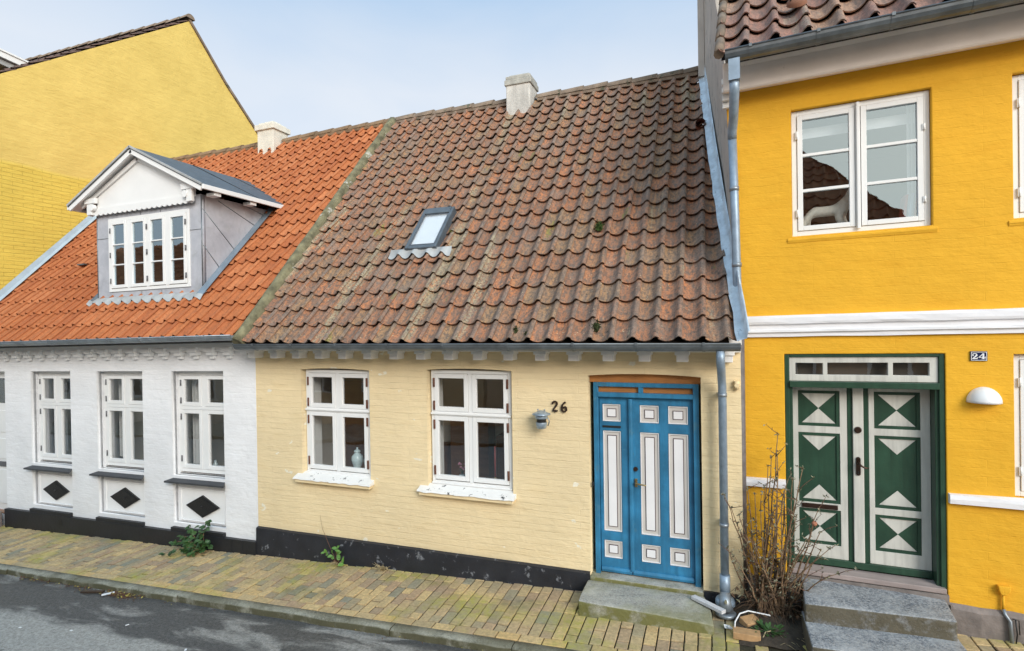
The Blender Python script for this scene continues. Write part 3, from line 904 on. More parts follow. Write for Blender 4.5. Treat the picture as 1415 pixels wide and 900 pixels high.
def sill26(W, x0, x1, z, seed):
    b = B(); rnd = random.Random(seed); n = 26
    # white peeling top, ragged front edge
    P = []
    for i in range(n+1):
        x = x0+(x1-x0)*i/n; j = rnd.uniform(-.0028, .0028)
        P.append([(x, .05, z+.055), (x, -.085+j*.6, z+.004+j*.4), (x, -.092+j, z-.012+j*1.6)])
    V = [[b.bm.verts.new(p) for p in q] for q in P]
    for i in range(n):
        for k in range(2): b.bm.faces.new((V[i][k], V[i+1][k], V[i+1][k+1], V[i][k+1]))
    b.bm.faces.new(V[0]+[b.bm.verts.new((x0, .05, z-.012))]); b.bm.faces.new(V[-1][::-1]+[b.bm.verts.new((x1, .05, z-.012))])
    s_ = obj('sill', b, MT['peel'], W)
    b = B(); b.box(x0+.015, x1-.015, -.075, .0, z-.055, z-.0125)
    obj('sill_ledge', b, MT['wall26'], W, bevel=.006)
sill26(W1, -4.755, -3.665, .870, 1); sill26(W2, -3.06, -1.925, .868, 2)
# rooms behind
b = B()
def room(b, x0, x1, y0, y1, z0, z1, mi=0):
    for q in (((x0,y1,z0),(x1,y1,z0),(x1,y1,z1),(x0,y1,z1)), ((x0,y0,z0),(x0,y1,z0),(x0,y1,z1),(x0,y0,z1)), ((x1,y0,z0),(x1,y1,z0),(x1,y1,z1),(x1,y0,z1)),
              ((x0,y0,z0),(x1,y0,z0),(x1,y1,z0),(x0,y1,z0)), ((x0,y0,z1),(x1,y0,z1),(x1,y1,z1),(x0,y1,z1))): b.face(q, mi)
room(b, -5.19, -1.2, .321, 1.5, .1, 2.36)
b.box(-5.15, -4.55, 1.2, 1.49, .1, 1.9, 1); b.box(-4.1, -3.4, 1.1, 1.49, .1, 1.05, 1); b.box(-3.3, -2.75, 1.25, 1.49, .1, 1.5, 1); b.box(-2.6, -1.6, 1.15, 1.49, .1, 1.25, 1)
obj('interior', b, [MT['room'], MT['woodsill']], H26)
# blue double door
D = B()
D.box(-1.11, -1.062, .06, .17, .165, 2.09); D.box(-.158, -.105, .06, .17, .10, 2.09)
D.box(-1.062, -.158, .06, .17, 2.048, 2.09); D.box(-1.062, -.158, .052, .17, 1.945, 1.99)
D.box(-.665, -.620, .064, .165, 1.99, 2.048)
door = obj('blue_door', D, MT['blue'], H26, bevel=.004)
b = B(); b.box(-1.148, -.087, .075, .12, 2.0905, 2.21); obj('lintel_board', b, MT['orangewood'], door)
b = B(); b.box(-1.062, -.158, .10, .108, 1.9905, 2.0475); obj('transom_light', b, MT['orangewood'], door)
def leaf26(x0, x1, cols, name):
    holes = []
    for (a, c) in cols:
        for (za, zc) in ((.315, .495), (.585, 1.60), (1.69, 1.868)): holes.append(rect(a, c, za, zc))
    bb = wall_plate(rect(x0, x1, .175, 1.943), holes, .035, .105)
    bb.box(x0+.004, x1-.004, .139, .15, .18, 1.94)
    # rounded weather bar at the foot
    bb.sweep([(0, 0), (-.02, .006), (-.026, .03), (-.012, .052), (0, .056)], (x0+.003, .1045, .178), (x1-.003, .1045, .178), (0,1,0), (0,0,1), 0)
    o = obj(name, bb, MT['blue'], door, bevel=.0025)
    for (a, c) in cols:
        for (za, zc) in ((.315, .495), (.585, 1.60), (1.69, 1.868)):
            p = B()
            e = .004
            for q in ((a+e, a+.012, za+e, zc-e), (c-.012, c-e, za+e, zc-e), (a+.012, c-.012, za+e, za+.012), (a+.012, c-.012, zc-.012, zc-e)):
                p.box(q[0], q[1], .112, .134, q[2], q[3], 1)
            p.box(a+.012, c-.012, .124, .134, za+.012, zc-.012, 0)
            i_ = .046; t_ = .0065
            p.box(a+i_, c-i_, .118, .1235, za+i_, zc-i_, 2)
            p.box(a+i_+t_, c-i_-t_, .115, .1175, za+i_+t_, zc-i_-t_, 1)
            obj('door_panel', p, [MT['bluegrey'], MT['doorwhite'], MT['plum']], door, bevel=.0008, seg=1)
    return o
leaf26(-1.058, -.748, [(-1.03, -.845)], 'door_leaf')
leaf26(-.744, -.162, [(-.662, -.475), (-.393, -.204)], 'door_leaf')
b = B(); b.sweep([(-.028, 0), (-.03, .02), (-.016, .036), (0, .04), (0, 0)][::1], (-.765, .1045, .22), (-.765, .1045, 1.93), (0,1,0), (1,0,0), 0); obj('astragal', b, MT['blue'], door, bevel=.002)
b = B(); b.box(-1.028, -.845, .098, .104, 1.632, 1.652); obj('letter_slot', b, MT['black'], door, bevel=.002)
b = B(); b.box(-.715, -.690, .088, .1045, 1.06, 1.14); b.tube([(-.703, .09, 1.105), (-.703, .05, 1.105), (-.66, .045, 1.10), (-.60, .048, 1.092)], [.008, .009, .009, .007], 8)
obj('handle', b, MT['brass'], door, bevel=.002)
b = B(); b.tube([(-.705, .104, 1.235), (-.705, .086, 1.235)], .022, 14); obj('lock', b, MT['bronze'], door)
b = B(); b.tube([(-.43, .1045, 1.09), (-.43, .098, 1.09)], .017, 12); obj('door_stud', b, MT['blue'], door)
b = B(); b.box(-1.13, -1.112, .03, .055, 1.05, 1.09); obj('bolt', b, MT['iron'], door)
# threshold stone
b = B(); b.box(-1.15, -.085, -.035, .16, .05, .168); obj('threshold', b, MT['step26'], H26, bevel=.008)
# door room (dark behind)
# roof
sl = Vector((0, RY-EY, RZ-EZ)); SL = sl.length; vd = sl.normalized()
def xr26(v):
    t = v/SL
    return .235 - .33*t - .05*sin(pi*min(1, t))*.5
sky_u = (-3.60, -3.12)       # skylight opening in x
def skip26(x, v):
    z = EZ + v*vd.z
    if -3.62 < x < -3.16 and 3.66 < z < 4.17: return True
    if -3.06 < x < -2.66 and z > 6.15: return True
    return False
roof = tile_roof('roof', MT['roof26'], H26, (0, EY, EZ), vd, -5.25, 28, 20, .2005, SL/20.3, skip=skip26, xmax=xr26, seed=5, wav=.007)
b = B()
dn = Vector((0, -vd.z, vd.y))
def onroof(x, v, h, o=(0, EY, EZ), vd_=vd, dn_=dn): return Vector((x, o[1], o[2])) + vd_*v + dn_*h
b.face([onroof(-5.36, .0, -.03), onroof(.16, .0, -.03), onroof(-.14, SL, -.03), onroof(-5.36, SL, -.03)])
b.face([onroof(-5.36, .0, -.05), onroof(.16, .0, -.05), (.16, 0, 2.5), (-5.36, 0, 2.5)])
b.face([(-5.36, RY, RZ-.03), (-.14, RY, RZ-.03), (.1, 6.9, 2.45), (-5.36, 6.9, 2.45)])
obj('roof_underlay', b, MT['underlay'], roof)
# ridge tiles
b = B()
def ridge_run(b, x0, x1, y, z, r, step, seed):
    rnd = random.Random(seed); x = x0
    while x < x1:
        xe = min(x+step, x1+.01); j = rnd.uniform(-.008, .008)
        prof0 = [(cos(pi*i/10)*r, sin(pi*i/10)*r*.9) for i in range(11)]
        A = [b.bm.verts.new((x-.03, y+p[0], z+p[1]+j+.0)) for p in prof0]
        C_ = [b.bm.verts.new((xe, y+p[0]*1.12, z+p[1]*1.12+j+.012)) for p in prof0]
        for i in range(10):
            f = b.bm.faces.new((A[i], A[i+1], C_[i+1], C_[i])); f.smooth = True
        b.bm.faces.new(C_)
        x += step
ridge_run(b, -5.28, -3.07, RY, RZ-.035, .105, .38, 3); ridge_run(b, -2.60, -.12, RY, RZ-.035, .105, .38, 4)
b.box(-5.28, -3.07, RY-.10, RY+.10, RZ-.08, RZ-.02); b.box(-2.60, -.12, RY-.10, RY+.10, RZ-.08, RZ-.02)
obj('ridge_tile', b, MT['ridgem'], roof)
# chimney
ch = B(); ch.box(-3.07, -2.66, 3.01, 3.41, 5.8, 6.56)
chim = obj('chimney', ch, MT['chim26'], roof, bevel=.012)
c2 = B(); c2.box(-3.092, -2.638, 2.988, 3.432, 6.55, 6.64); c2.box(-3.075, -2.655, 3.005, 3.415, 6.6405, 6.70); c2.box(-3.03, -2.69, 3.06, 3.36, 6.7005, 6.735)
obj('chimney_cap', c2, MT['capm'], chim, bevel=.012)
# mortar strip between the roofs (belongs to the party wall)
b = B(); n = 40
P = []
for i in range(n+1):
    v = -.02+(SL-.05)*i/n; wv = noise.noise(Vector((i*.35, 1, 7)))*.018
    prof = [(-.075, -.02), (-.06, .075), (-.02, .115+wv*.4), (.03, .112), (.062, .075), (.075, -.02)]
    P.append([b.bm.verts.new(onroof(-5.325+a+wv+(.06*(1-i/n)*0), v, h+noise.noise(Vector((i*.9, a*20, 2)))*.008)) for a, h in prof])
for i in range(n):
    for k in range(5):
        f = b.bm.faces.new((P[i][k], P[i+1][k], P[i+1][k+1], P[i][k+1])); f.smooth = True
b.bm.faces.new(P[0][::-1]); b.bm.faces.new(P[-1])
obj('mortar_ridge', b, MT['mortar'], roof)
# lead flashing along the right verge
b = B(); n = 46
P = []
for i in range(n+1):
    v = -.05+SL*.985*i/n; x = xr26(v)
    wv = noise.noise(Vector((i*.5, 4, 1)))*.012; s_ = .0 if i % 6 else .01
    taper = 1.0 if i > 3 else 1.0
    P.append([b.bm.verts.new(onroof(x-.022+wv, v, .062+wv*.8+s_)), b.bm.verts.new(onroof(x+.02+wv*.6, v, .085+s_+wv)), b.bm.verts.new(onroof(x+.055, v, .10+s_)), b.bm.verts.new(onroof(x+.062, v, .20+wv)), b.bm.verts.new(onroof(x+.075, v, .20+wv))])
for i in range(n):
    for k in range(4):
        f = b.bm.faces.new((P[i][k], P[i+1][k], P[i+1][k+1], P[i][k+1])); f.smooth = (i % 6 != 5)
obj('flashing', b, MT['lead'], roof)
# skylight
vz = lambda z: (z-EZ)/vd.z
va, vb = vz(3.60), vz(4.20)
b = B()
def rbox(b, x0, x1, v0, v1, h0, h1, mi=0, o=(0, EY, EZ)):
    P = [onroof(x, v, h, o) for h in (h0, h1) for (x, v) in ((x0,v0),(x1,v0),(x1,v1),(x0,v1))]
    vv = [b.bm.verts.new(p) for p in P]
    for q in ((0,3,2,1),(4,5,6,7),(0,1,5,4),(1,2,6,5),(2,3,7,6),(3,0,4,7)):
        f = b.bm.faces.new([vv[i] for i in q]); f.material_index = mi
rbox(b, -3.61, -3.565, va, vb, -.02, .085); rbox(b, -3.205, -3.165, va, vb, -.02, .085)
rbox(b, -3.565, -3.205, va, va+.06, -.02, .08); rbox(b, -3.565, -3.205, vb-.12, vb, -.02, .09)
sk = obj('skylight', b, MT['felt'], roof, bevel=.006); 
b = B(); b.face([onroof(-3.565, va+.06, .070), onroof(-3.205, va+.06, .070), onroof(-3.205, vb-.12, .070), onroof(-3.565, vb-.12, .070)])
obj('pane', b, MT['glass'], sk)
b = B(); rbox(b, -3.563, -3.207, va+.062, vb-.122, .05, .055); obj('roller_blind', b, MT['enamel'], sk)
b = B(); rbox(b, -3.56, -3.21, va+.065, va+.076, .072, .078); rbox(b, -3.56, -3.549, va+.076, vb-.135, .072, .078); rbox(b, -3.221, -3.21, va+.076, vb-.135, .072, .078); rbox(b, -3.549, -3.221, vb-.146, vb-.135, .072, .078)
obj('pane_gasket', b, MT['greyhinge'], sk)
b = B(); n = 30; P = []
for i in range(n+1):
    x = -3.82+.86*i/n
    ph = ((x+5.25)/.2005) % 1.0
    hh = next(((PROF[k][1]+(PROF[k+1][1]-PROF[k][1])*(ph-PROF[k][0])/(PROF[k+1][0]-PROF[k][0])) for k in range(len(PROF)-1) if PROF[k][0] <= ph <= PROF[k+1][0]), .03)
    lo_v = va-.09-.035*(0.5+.5*cos(2*pi*(ph-.33)))
    P.append([b.bm.verts.new(onroof(x, lo_v, hh+.042)), b.bm.verts.new(onroof(x, va-.03, hh*.8+.048)), b.bm.verts.new(onroof(x, va+.02, .055))])
for i in range(n):
    for k in range(2):
        f = b.bm.faces.new((P[i][k], P[i+1][k], P[i+1][k+1], P[i][k+1])); f.smooth = True
obj('apron_flashing', b, MT['leadgrey'], sk)
# small vent tile at the right verge
b = B(); c_ = onroof(-.075, vz(5.2), .08); b.tube([c_+Vector((0, .12, -.02)), c_+Vector((0,-.06,-.03))], [.07, .062], 14, caps=False); b.tube([c_+Vector((0,-.06,-.03)), c_+Vector((0,.12,-.02))], [.05, .05], 14, caps=False)
obj('vent_tile', b, simple('vent_red', (.28, .09, .05), .8, .2), roof)
# gutter and downpipe
b = B(); half_gutter(b, -5.30, .245, -.36, 2.49, .066)
gt = obj('gutter', b, MT['zincdark'], H26)
for gx in (-5.0, -4.45, -3.85, -3.2, -2.55, -1.85, -1.2, -.62, -.05): obj('bracket', gutter_bracket(gx, -.36, 2.49, .066), MT['zincdark'], gt)
b = B()
b.tube([(.085, -.36, 2.43), (.085, -.355, 2.33), (.09, -.30, 2.27), (.095, -.15, 2.17), (.10, -.12, 2.10), (.10, -.12, .28)], .036, 14)
dp = obj('downpipe', b, MT['zincpipe'], H26)
b = B(); b.tube([(.10, -.12, .40), (.10, -.12, .22)], .045, 14); b.lathe([(.046, .0), (.075, -.01), (.085, -.03), (.085, -.06)], (.10, -.13, .20), 16)
obj('pipe_shoe', b, MT['zincpipe'], dp)
for zz in (2.02, .85):
    b = B(); b.tube([(.10, -.12, zz-.015), (.10, -.12, zz+.015)], .041, 14); b.box(.06, .14, -.12, -.001, zz-.008, zz+.008); obj('pipe_clamp', b, MT['zinc'], dp)
b = B(); b.tube([(.225, -.004, 2.10), (.225, -.05, 2.10)], [.028, .02], 12); b.tube([(.225, -.02, 2.06), (.225, -.03, 2.14)], [.018, .024], 10); obj('wall_knob', b, MT['wall26'], H26)

# ================================================================ NO. 28: white cottage
H28 = empty('white_cottage', 'long white cottage with bright orange tiled roof, grey dormer and three black-silled windows', 'house', (-8.3, 0, -.25))
OPS = [(-9.80, -8.887), (-8.323, -7.393), (-6.847, -5.924)]
holes = [rect(a, c, .735, 2.14) for a, c in OPS] + [rect(-11.25, -10.43, -.12, 2.14)]
# niches under the sills are made as a thinner second leaf
b = wall_plate([(-11.6, -.5), (-5.388, -.5), (-5.388, 2.62), (-11.6, 2.62)], holes + [rect(a, c, .10, .66) for a, c in OPS], .07, 0.0)
obj('wall', b, MT['wall28'], H28)
b = wall_plate([(-11.6, -.5), (-5.388, -.5), (-5.388, 2.62), (-11.6, 2.62)], holes, .25, .071)
obj('wall_backing', b, MT['wall28'], H28)
b = B(); b.box(-11.6, -11.4, .33, 6.9, -.5, 2.6); b.box(-11.4, -5.4, 6.7, 6.9, -.5, 2.6); objs('rear_wall', b, MT['wall28'], H28)
for a, c in OPS:
    b = B()
    xa, xb = a+.085, c-.085
    b.box(xa, xb, .060, .0705, .14, .545)
    t = .018
    b.box(xa-t, xa, .050, .0705, .14-t, .545+t); b.box(xb, xb+t, .050, .0705, .14-t, .545+t); b.box(xa, xb, .050, .0705, .545, .545+t); b.box(xa, xb, .050, .0705, .14-t, .14)
    pn = obj('wall_panel', b, MT['whitewall'], H28, bevel=.006)
    cx_, cz_ = (a+c)/2+.012, .335
    b = B(); b.prism([(cx_-.295, cz_), (cx_, cz_-.148), (cx_+.295, cz_), (cx_, cz_+.148)], .036, .0595)
    b.prism([(cx_-.235, cz_), (cx_, cz_-.118), (cx_+.235, cz_), (cx_, cz_+.118)], .030, .0355)
    b.tube([(cx_, .03, cz_), (cx_, .016, cz_)], [.018, .010], 8)
    obj('diamond_plate', b, MT['iron'], pn, bevel=.002)
    # sill (black slate)
    b = B()
    P = [(a-.045, -.075), (c+.055, -.075), (c+.0, .11), (a+.0, .11)]
    tp = [(a-.075, -.075, .672), (c+.055, -.075, .672), (c-.002, .0, .70), (c-.002, .12, .742), (a+.002, .12, .742), (a+.002, .0, .70)]
    top = [b.bm.verts.new(p) for p in tp]; bot = [b.bm.verts.new((p[0], p[1], p[2]-.022)) for p in tp]
    b.bm.faces.new(top); b.bm.faces.new(bot[::-1])
    for i in range(6): b.bm.faces.new((top[i], bot[i], bot[(i+1) % 6], top[(i+1) % 6]))
    x0, x1, z0, z1, zt = a+.006, c-.006, .765, 2.125, 1.635
    xc = (x0+x1)/2; f_ = .05
    L = [(x0+f_, xc-.03, zt+.022, z1-f_), (xc+.03, x1-f_, zt+.022, z1-f_), (x0+f_, xc-.03, z0+f_, zt-.022), (xc+.03, x1-f_, z0+f_, zt-.022)]
    hg = [(x0+f_+.004, z1-.15, .08), (x0+f_+.004, zt+.10, .08), (x0+f_+.004, zt-.12, .08), (x0+f_+.004, z0+.18, .08)]
    fr = casement(H28, x0, x1, z0, z1, .105, L, MT['white'], MT['glass'], MT['greyhinge'], f_, .05, hinges=hg, depth=.08)
    obj('sill', b, MT['slate'], fr)
    s2 = B(); s2.box(x0, x1, .19, .45, z0-.02, z0+.01); obj('inner_sill', s2, MT['white'], fr)
b = B(); room(b, -10.3, -5.42, .323, 1.9, .0, 2.5); b.box(-8.72, -8.55, .33, 1.89, .0, 2.49); obj('interior', b, MT['room'], H28)
# plinth with stepped-back parts under the panels
b = B()
def plseg(x0, x1, y, zt_):
    b.prism([(x0, -.55), (x1, -.55), (x1, zt_), (x0, zt_)], y, .0)
xs_ = [-10.40] + [v for a, c in OPS for v in (a, c)] + [-5.388]
b.box(-10.40, -5.387, -.055, -.001, -.6, .0)
for a, c in OPS: b.box(a, c, -.048, .068, .0005, .05)
b.box(-5.80, -5.775, -.06, -.055, -.5, .0); b.box(-5.62, -5.60, -.06, -.055, -.5, .0)
b.box(-9.12, -9.04, -.058, -.0552, -.14, -.05, 1)
obj('plinth', b, [MT['tar28'], MT['black']], H28, bevel=.006)
# cornice
b = B(); b.box(-11.4, -5.36, -.10, -.002, 2.455, 2.60); b.box(-11.4, -5.36, -.055, -.0025, 2.40, 2.4545)
obj('cornice', b, MT['whitewall'], H28, bevel=.004)
x = -11.2
for i in range(22):
    x = -10.335+.2845*(i-2)
    if x > -5.40: break
    b = B(); b.box(x-.075, x+.075, -.105, -.0555, 2.395, 2.4545); b.box(x-.058, x+.058, -.08, -.003, 2.35, 2.3995-.0005); b.box(x-.034, x+.034, -.045, -.003, 2.305, 2.3495)
    obj('corbel', b, MT['whitewall'], H28, bevel=.003)
# left door (mostly out of frame)
b = B()
b.box(-11.25, -10.43, .13, .18, -.12, 2.13)
for z0, z1 in ((.0, .55), (.72, 1.05), (1.15, 1.5)): b.box(-11.1, -10.55, .118, .1295, z0, z1)
dl = obj('white_door', b, MT['white'], H28, bevel=.006)
b = B(); b.box(-11.24, -10.44, .112, .1175, .60, .68); obj('letter_slot', b, MT['greyhinge'], dl)
b = B(); b.box(-11.1, -10.52, .124, .1285, 1.62, 2.02); obj('pane', b, MT['glass'], dl)
b = B(); b.box(-11.1, -10.52, .1287, .1296, 1.62, 2.02); obj('pane_backing', b, MT['darkroom'], dl)
b = B(); b.box(-11.24, -10.44, .02, .125, -.13, -.10); obj('threshold', b, MT['woodsill'], dl)
# roof
EZ8, RZ8 = 2.575, 6.385
sl8 = Vector((0, RY-EY, RZ8-EZ8)); SL8 = sl8.length; vd8 = sl8.normalized(); dn8 = Vector((0, -vd8.z, vd8.y))
DX0, DX1 = -8.67, -6.57         # dormer
def skip28(x, v):
    y = EY + v*vd8.y
    if DX0-.02 < x < DX1+.02 and y > .27:
        # under the dormer roof up to where it dies into the slope
        t = abs(x-(DX0+DX1)/2)/((DX1-DX0)/2)
        return y < 2.15 - .65*t
    if -8.26 < x < -7.86 and y > 3.06: return True
    if -9.98 < x < -9.80 and .99 < y < 1.12: return True
    return False
roof8 = tile_roof('roof', MT['roof28'], H28, (0, EY, EZ8), vd8, -11.35, 30, 18, .2005, SL8/18.3, skip=skip28, xmax=lambda v: -5.36, xmin=lambda v: -11.16 if v > .9 else -11.6, seed=9, wav=.004, jit=.6)
b = B()
o8 = (0, EY, EZ8)
for xa, xb, v0, v1 in ((-11.5, DX0, 0, SL8), (DX1, -5.38, 0, SL8), (DX0, DX1, 0, .8), (DX0, DX1, 3.4, SL8)):
    b.face([onroof(xa, v0, -.03, o8, vd8, dn8), onroof(xb, v0, -.03, o8, vd8, dn8), onroof(xb, v1, -.03, o8, vd8, dn8), onroof(xa, v1, -.03, o8, vd8, dn8)])
b.face([(-11.5, EY, EZ8-.05), (-5.38, EY, EZ8-.05), (-5.38, 0, 2.5), (-11.5, 0, 2.5)])
b.face([(-11.5, RY, RZ8-.03), (-5.38, RY, RZ8-.03), (-5.38, 6.9, 2.45), (-11.5, 6.9, 2.45)])
obj('roof_underlay', b, MT['underlay'], roof8)
b = B(); ridge_run(b, -11.15, -8.27, RY, RZ8-.035, .10, .38, 13); ridge_run(b, -7.80, -5.35, RY, RZ8-.035, .10, .38, 14)
b.box(-11.15, -8.27, RY-.10, RY+.10, RZ8-.08, RZ8-.02); b.box(-7.80, -5.35, RY-.10, RY+.10, RZ8-.08, RZ8-.02)
obj('ridge_tile', b, MT['ridge28'], roof8)
ch = B(); ch.box(-8.26, -7.87, 3.03, 3.43, 5.9, 6.62); chim = obj('chimney', ch, MT['chim28'], roof8, bevel=.01)
c2 = B(); c2.box(-8.295, -7.835, 2.995, 3.465, 6.56, 6.665); c2.box(-8.24, -7.89, 3.05, 3.41, 6.6655, 6.71); c2.box(-8.17, -7.95, 3.12, 3.34, 6.7105, 6.75)
obj('chimney_cap', c2, MT['chim28'], chim, bevel=.008)
# verge flashing against the big gable
b = B(); n = 20; P = []
for i in range(n+1):
    v = SL8*i/n
    P.append([b.bm.verts.new(onroof(-11.09, v, .05, o8, vd8, dn8)), b.bm.verts.new(onroof(-11.13, v, .08, o8, vd8, dn8)), b.bm.verts.new(onroof(-11.155, v, .15, o8, vd8, dn8))])
for i in range(n):
    for k in range(2): b.bm.faces.new((P[i][k], P[i+1][k], P[i+1][k+1], P[i][k+1]))
obj('flashing', b, simple('blue_grey_flashing', (.34, .42, .48), .55, .1, 6), roof8)
# small roof vent flap left of the dormer
b = B(); c_ = onroof(-9.9, 1.75, .02, o8, vd8, dn8); b.box(c_.x-.09, c_.x+.09, c_.y-.08, c_.y+.08, c_.z-.01, c_.z+.012); obj('vent_flap', b, MT['zincdark'], roof8)
# gutter
b = B(); half_gutter(b, -11.4, -5.34, -.36, 2.60, .062)
gt = obj('gutter', b, MT['zinc'], H28)
for gx in (-10.4, -9.85, -9.25, -8.65, -8.05, -7.45, -6.85, -6.3, -5.75): obj('bracket', gutter_bracket(gx, -.36, 2.60, .062), MT['zinc'], gt)
# dormer
DF = .28
def roofy(z): return EY + (z-EZ8)*vd8.y/vd8.z
dz0, dz1 = 3.20, 4.56
b = wall_plate([(DX0, dz0-.02), (DX1, dz0-.02), (DX1, dz1), (DX0, dz1)], [rect(-8.415, -6.785, 3.29, 4.385)], .06, DF)
# cheeks
for xx, s_ in ((DX0, 1), (DX1, -1)):
    xa, xb = sorted((xx, xx+s_*.05))
    za = dz0-.02
    P = [(DF+.0605, za), (DF+.0605, dz1), (roofy(dz1)+.05, dz1), (roofy(za)+.05, za)]
    A = [b.bm.verts.new((xa, p[0], p[1])) for p in P]; C_ = [b.bm.verts.new((xb, p[0], p[1])) for p in P]
    b.bm.faces.new(A); b.bm.faces.new(C_[::-1])
    for i in range(4): b.bm.faces.new((A[i], A[(i+1) % 4], C_[(i+1) % 4], C_[i]))
dorm = obj('dormer', b, MT['dzinc'], H28)
# zinc seams
b = B()
def seam(p0, p1, r=.006): b.tube([p0, p1], r, 5)
for (y0_, z0_, y1_, z1_) in ((.30, 4.36, .95, 3.74), (.56, 4.52, 1.42, 3.98+.22), (1.05, 4.54, 1.62, 4.42), (.30, 3.86, .62, 3.50)):
    seam((DX1+.002, y0_, z0_), (DX1+.002, y1_, z1_))
seam((DX1, DF, dz0), (DX1, DF, dz1-.02), .008); seam((DX0, DF, dz0), (DX0, DF, dz1-.02), .008)
for zz in (4.15, 3.95): pass
seam((DX0, DF-.001, 4.10), (-8.42, DF-.001, 4.10), .005); seam((-6.785, DF-.001, 4.08), (DX1, DF-.001, 4.08), .005)
for xx in (-7.75, -7.35): seam((xx, DF-.001, 4.39), (xx, DF-.001, 4.54), .004)
for xx in (-7.75, -7.35): seam((xx, DF-.001, 3.20), (xx, DF-.001, 3.28), .004)
objs('seam', b, MT['zincdark'], dorm)
# dormer window: two pairs of narrow casements with three panes each
x0, x1, z0, z1 = -8.41, -6.79, 3.295, 4.38
cols_ = [(-8.36, -8.02), (-7.955, -7.625), (-7.575, -7.245), (-7.18, -6.84)]
L = [(a, c, z0+.05, z1-.045) for a, c in cols_]
hg = []
for hx in (-8.355, -7.60, -6.845):
    for hz in (z1-.18, (z0+z1)/2, z0+.16): hg.append((hx, hz, .075))
casement(dorm, x0, x1, z0, z1, DF-.015, L, MT['white'], MT['glassup'], MT['greyhinge'], .045, .046, bars=[('h', .333, .018), ('h', .667, .018)], hinges=hg, name='window', depth=.07)
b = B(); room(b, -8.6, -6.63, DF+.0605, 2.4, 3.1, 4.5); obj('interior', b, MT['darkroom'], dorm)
# gable, barge boards, roof
px, pz = -7.70, 5.30          # apex
exl, exr, ez_ = -9.04, -6.36, 4.60
b = B()
# recessed white tympanum
b.prism([(-8.60, 4.535), (-6.66, 4.535), (-6.66, 4.70), (px, 5.21), (-8.60, 4.70)], DF-.045, DF-.002)
tymp = obj('gable_board', b, MT['white'], dorm, bevel=.003)
b = B()
def bar(b, xa, za, xb, zb, th, y0, y1):
    d = Vector((xb-xa, zb-za)).normalized(); nrm = Vector((-d.y, d.x))
    if nrm.y > 0: nrm = -nrm
    b.prism([(xa, za), (xb, zb), (xb+nrm.x*th, zb+nrm.y*th), (xa+nrm.x*th, za+nrm.y*th)], y0, y1)
yF = DF-.17
bar(b, exl, ez_, px, pz, .075, yF, yF+.03); bar(b, px, pz, exr, ez_+.02, .075, yF, yF+.03)
bar(b, exl+.13, ez_+.025, px, pz-.095, .06, DF-.075, DF-.046); bar(b, px, pz-.095, exr-.13, ez_+.045, .06, DF-.075, DF-.046)
objs('barge_board', b, MT['white'], dorm, bevel=.004)
# soffit boards (under the overhang)
b = B()
for (xa, za, xb, zb) in ((exl, ez_-.01, px, pz-.02), (px, pz-.02, exr, ez_+.01)):
    b.face([(xa, yF+.03, za-.03), (xb, yF+.03, zb-.03), (xb, DF, zb-.03), (xa, DF, za-.03)])
objs('soffit', b, MT['white'], dorm)
# scalloped lower edge
b = B(); n = 21
wdt = (8.74-6.64)/n
pts = []
for i in range(n):
    xa = -8.74+wdt*i
    for k in range(7):
        t = k/6; pts.append((xa+wdt*t, 4.462-.024*sin(pi*t)))
poly = pts + [(-6.64, 4.55), (-8.74, 4.55)]
b.prism(poly, DF-.062, DF-.046)
sc = obj('scalloped_board', b, MT['white'], dorm)
for s_, xx in ((1, -8.74), (-1, -6.63)):
    b = B(); b.box(min(xx, xx+s_*.1), max(xx, xx+s_*.1), DF-.10, DF-.0625, 4.455, 4.62); b.box(min(xx-s_*.04, xx+s_*.19), max(xx-s_*.04, xx+s_*.19), DF-.11, DF-.0625, 4.6205, 4.70)
    b.tube([(xx+s_*.12, DF-.115, 4.56), (xx+s_*.12, DF-.0625, 4.56)], .05, 14)
    obj('bracket', b, MT['white'], sc, bevel=.004)
# roof slabs
b = B()
def plane_hit(x, z):  # y where the house roof reaches height z
    return roofy(z)+.03
for (xa, za, xb, zb) in ((exl, ez_, px, pz), (px, pz, exr, ez_+.02)):
    y1a, y1b = plane_hit(xa, za), plane_hit(xb, zb)
    T = [(xa, yF-.005, za), (xb, yF-.005, zb), (xb, y1b, zb), (xa, y1a, za)]
    top = [b.bm.verts.new((p[0], p[1], p[2]+.022)) for p in T]; bot = [b.bm.verts.new((p[0], p[1], p[2]-.012)) for p in T]
    b.bm.faces.new(top); b.bm.faces.new(bot[::-1])
    for i in range(4): b.bm.faces.new((top[i], bot[i], bot[(i+1) % 4], top[(i+1) % 4]))
drf = obj('dormer_roof', b, MT['felt'], dorm)
b = B()
for t in (.33, .62):
    pass
yy = 1.10; b.tube([(px+.02, yy, pz+.018), (exr, yy, ez_+.042)], .006, 5)
yy = 1.75
b.tube([(px+.02, 1.9, pz+.018), (exr, 1.9, ez_+.042)], .004, 5)
objs('felt_seam', b, MT['underlay'], drf)
# white metal verge trim and eave trim
b = B()
b.box(exr-.004, exr+.026, yF, plane_hit(0, ez_)-.02, ez_-.028, ez_+.036)
b.box(exl-.026, exl+.004, yF, plane_hit(0, ez_)-.02, ez_-.045, ez_+.018)
objs('eave_trim', b, MT['white'], drf, bevel=.004)
b = B()
bar(b, exl-.01, ez_+.03, px, pz+.035, .03, yF-.02, yF-.001); bar(b, px, pz+.035, exr+.01, ez_+.05, .03, yF-.02, yF-.001)
objs('verge_trim', b, MT['leadgrey'], drf, bevel=.003)
# white rafter ends under the right eave
b = B()
for yy in (.32, .95): b.box(exr-.16, exr-.01, yy, yy+.11, ez_-.075, ez_-.03)
objs('rafter_end', b, MT['white'], dorm, bevel=.004)
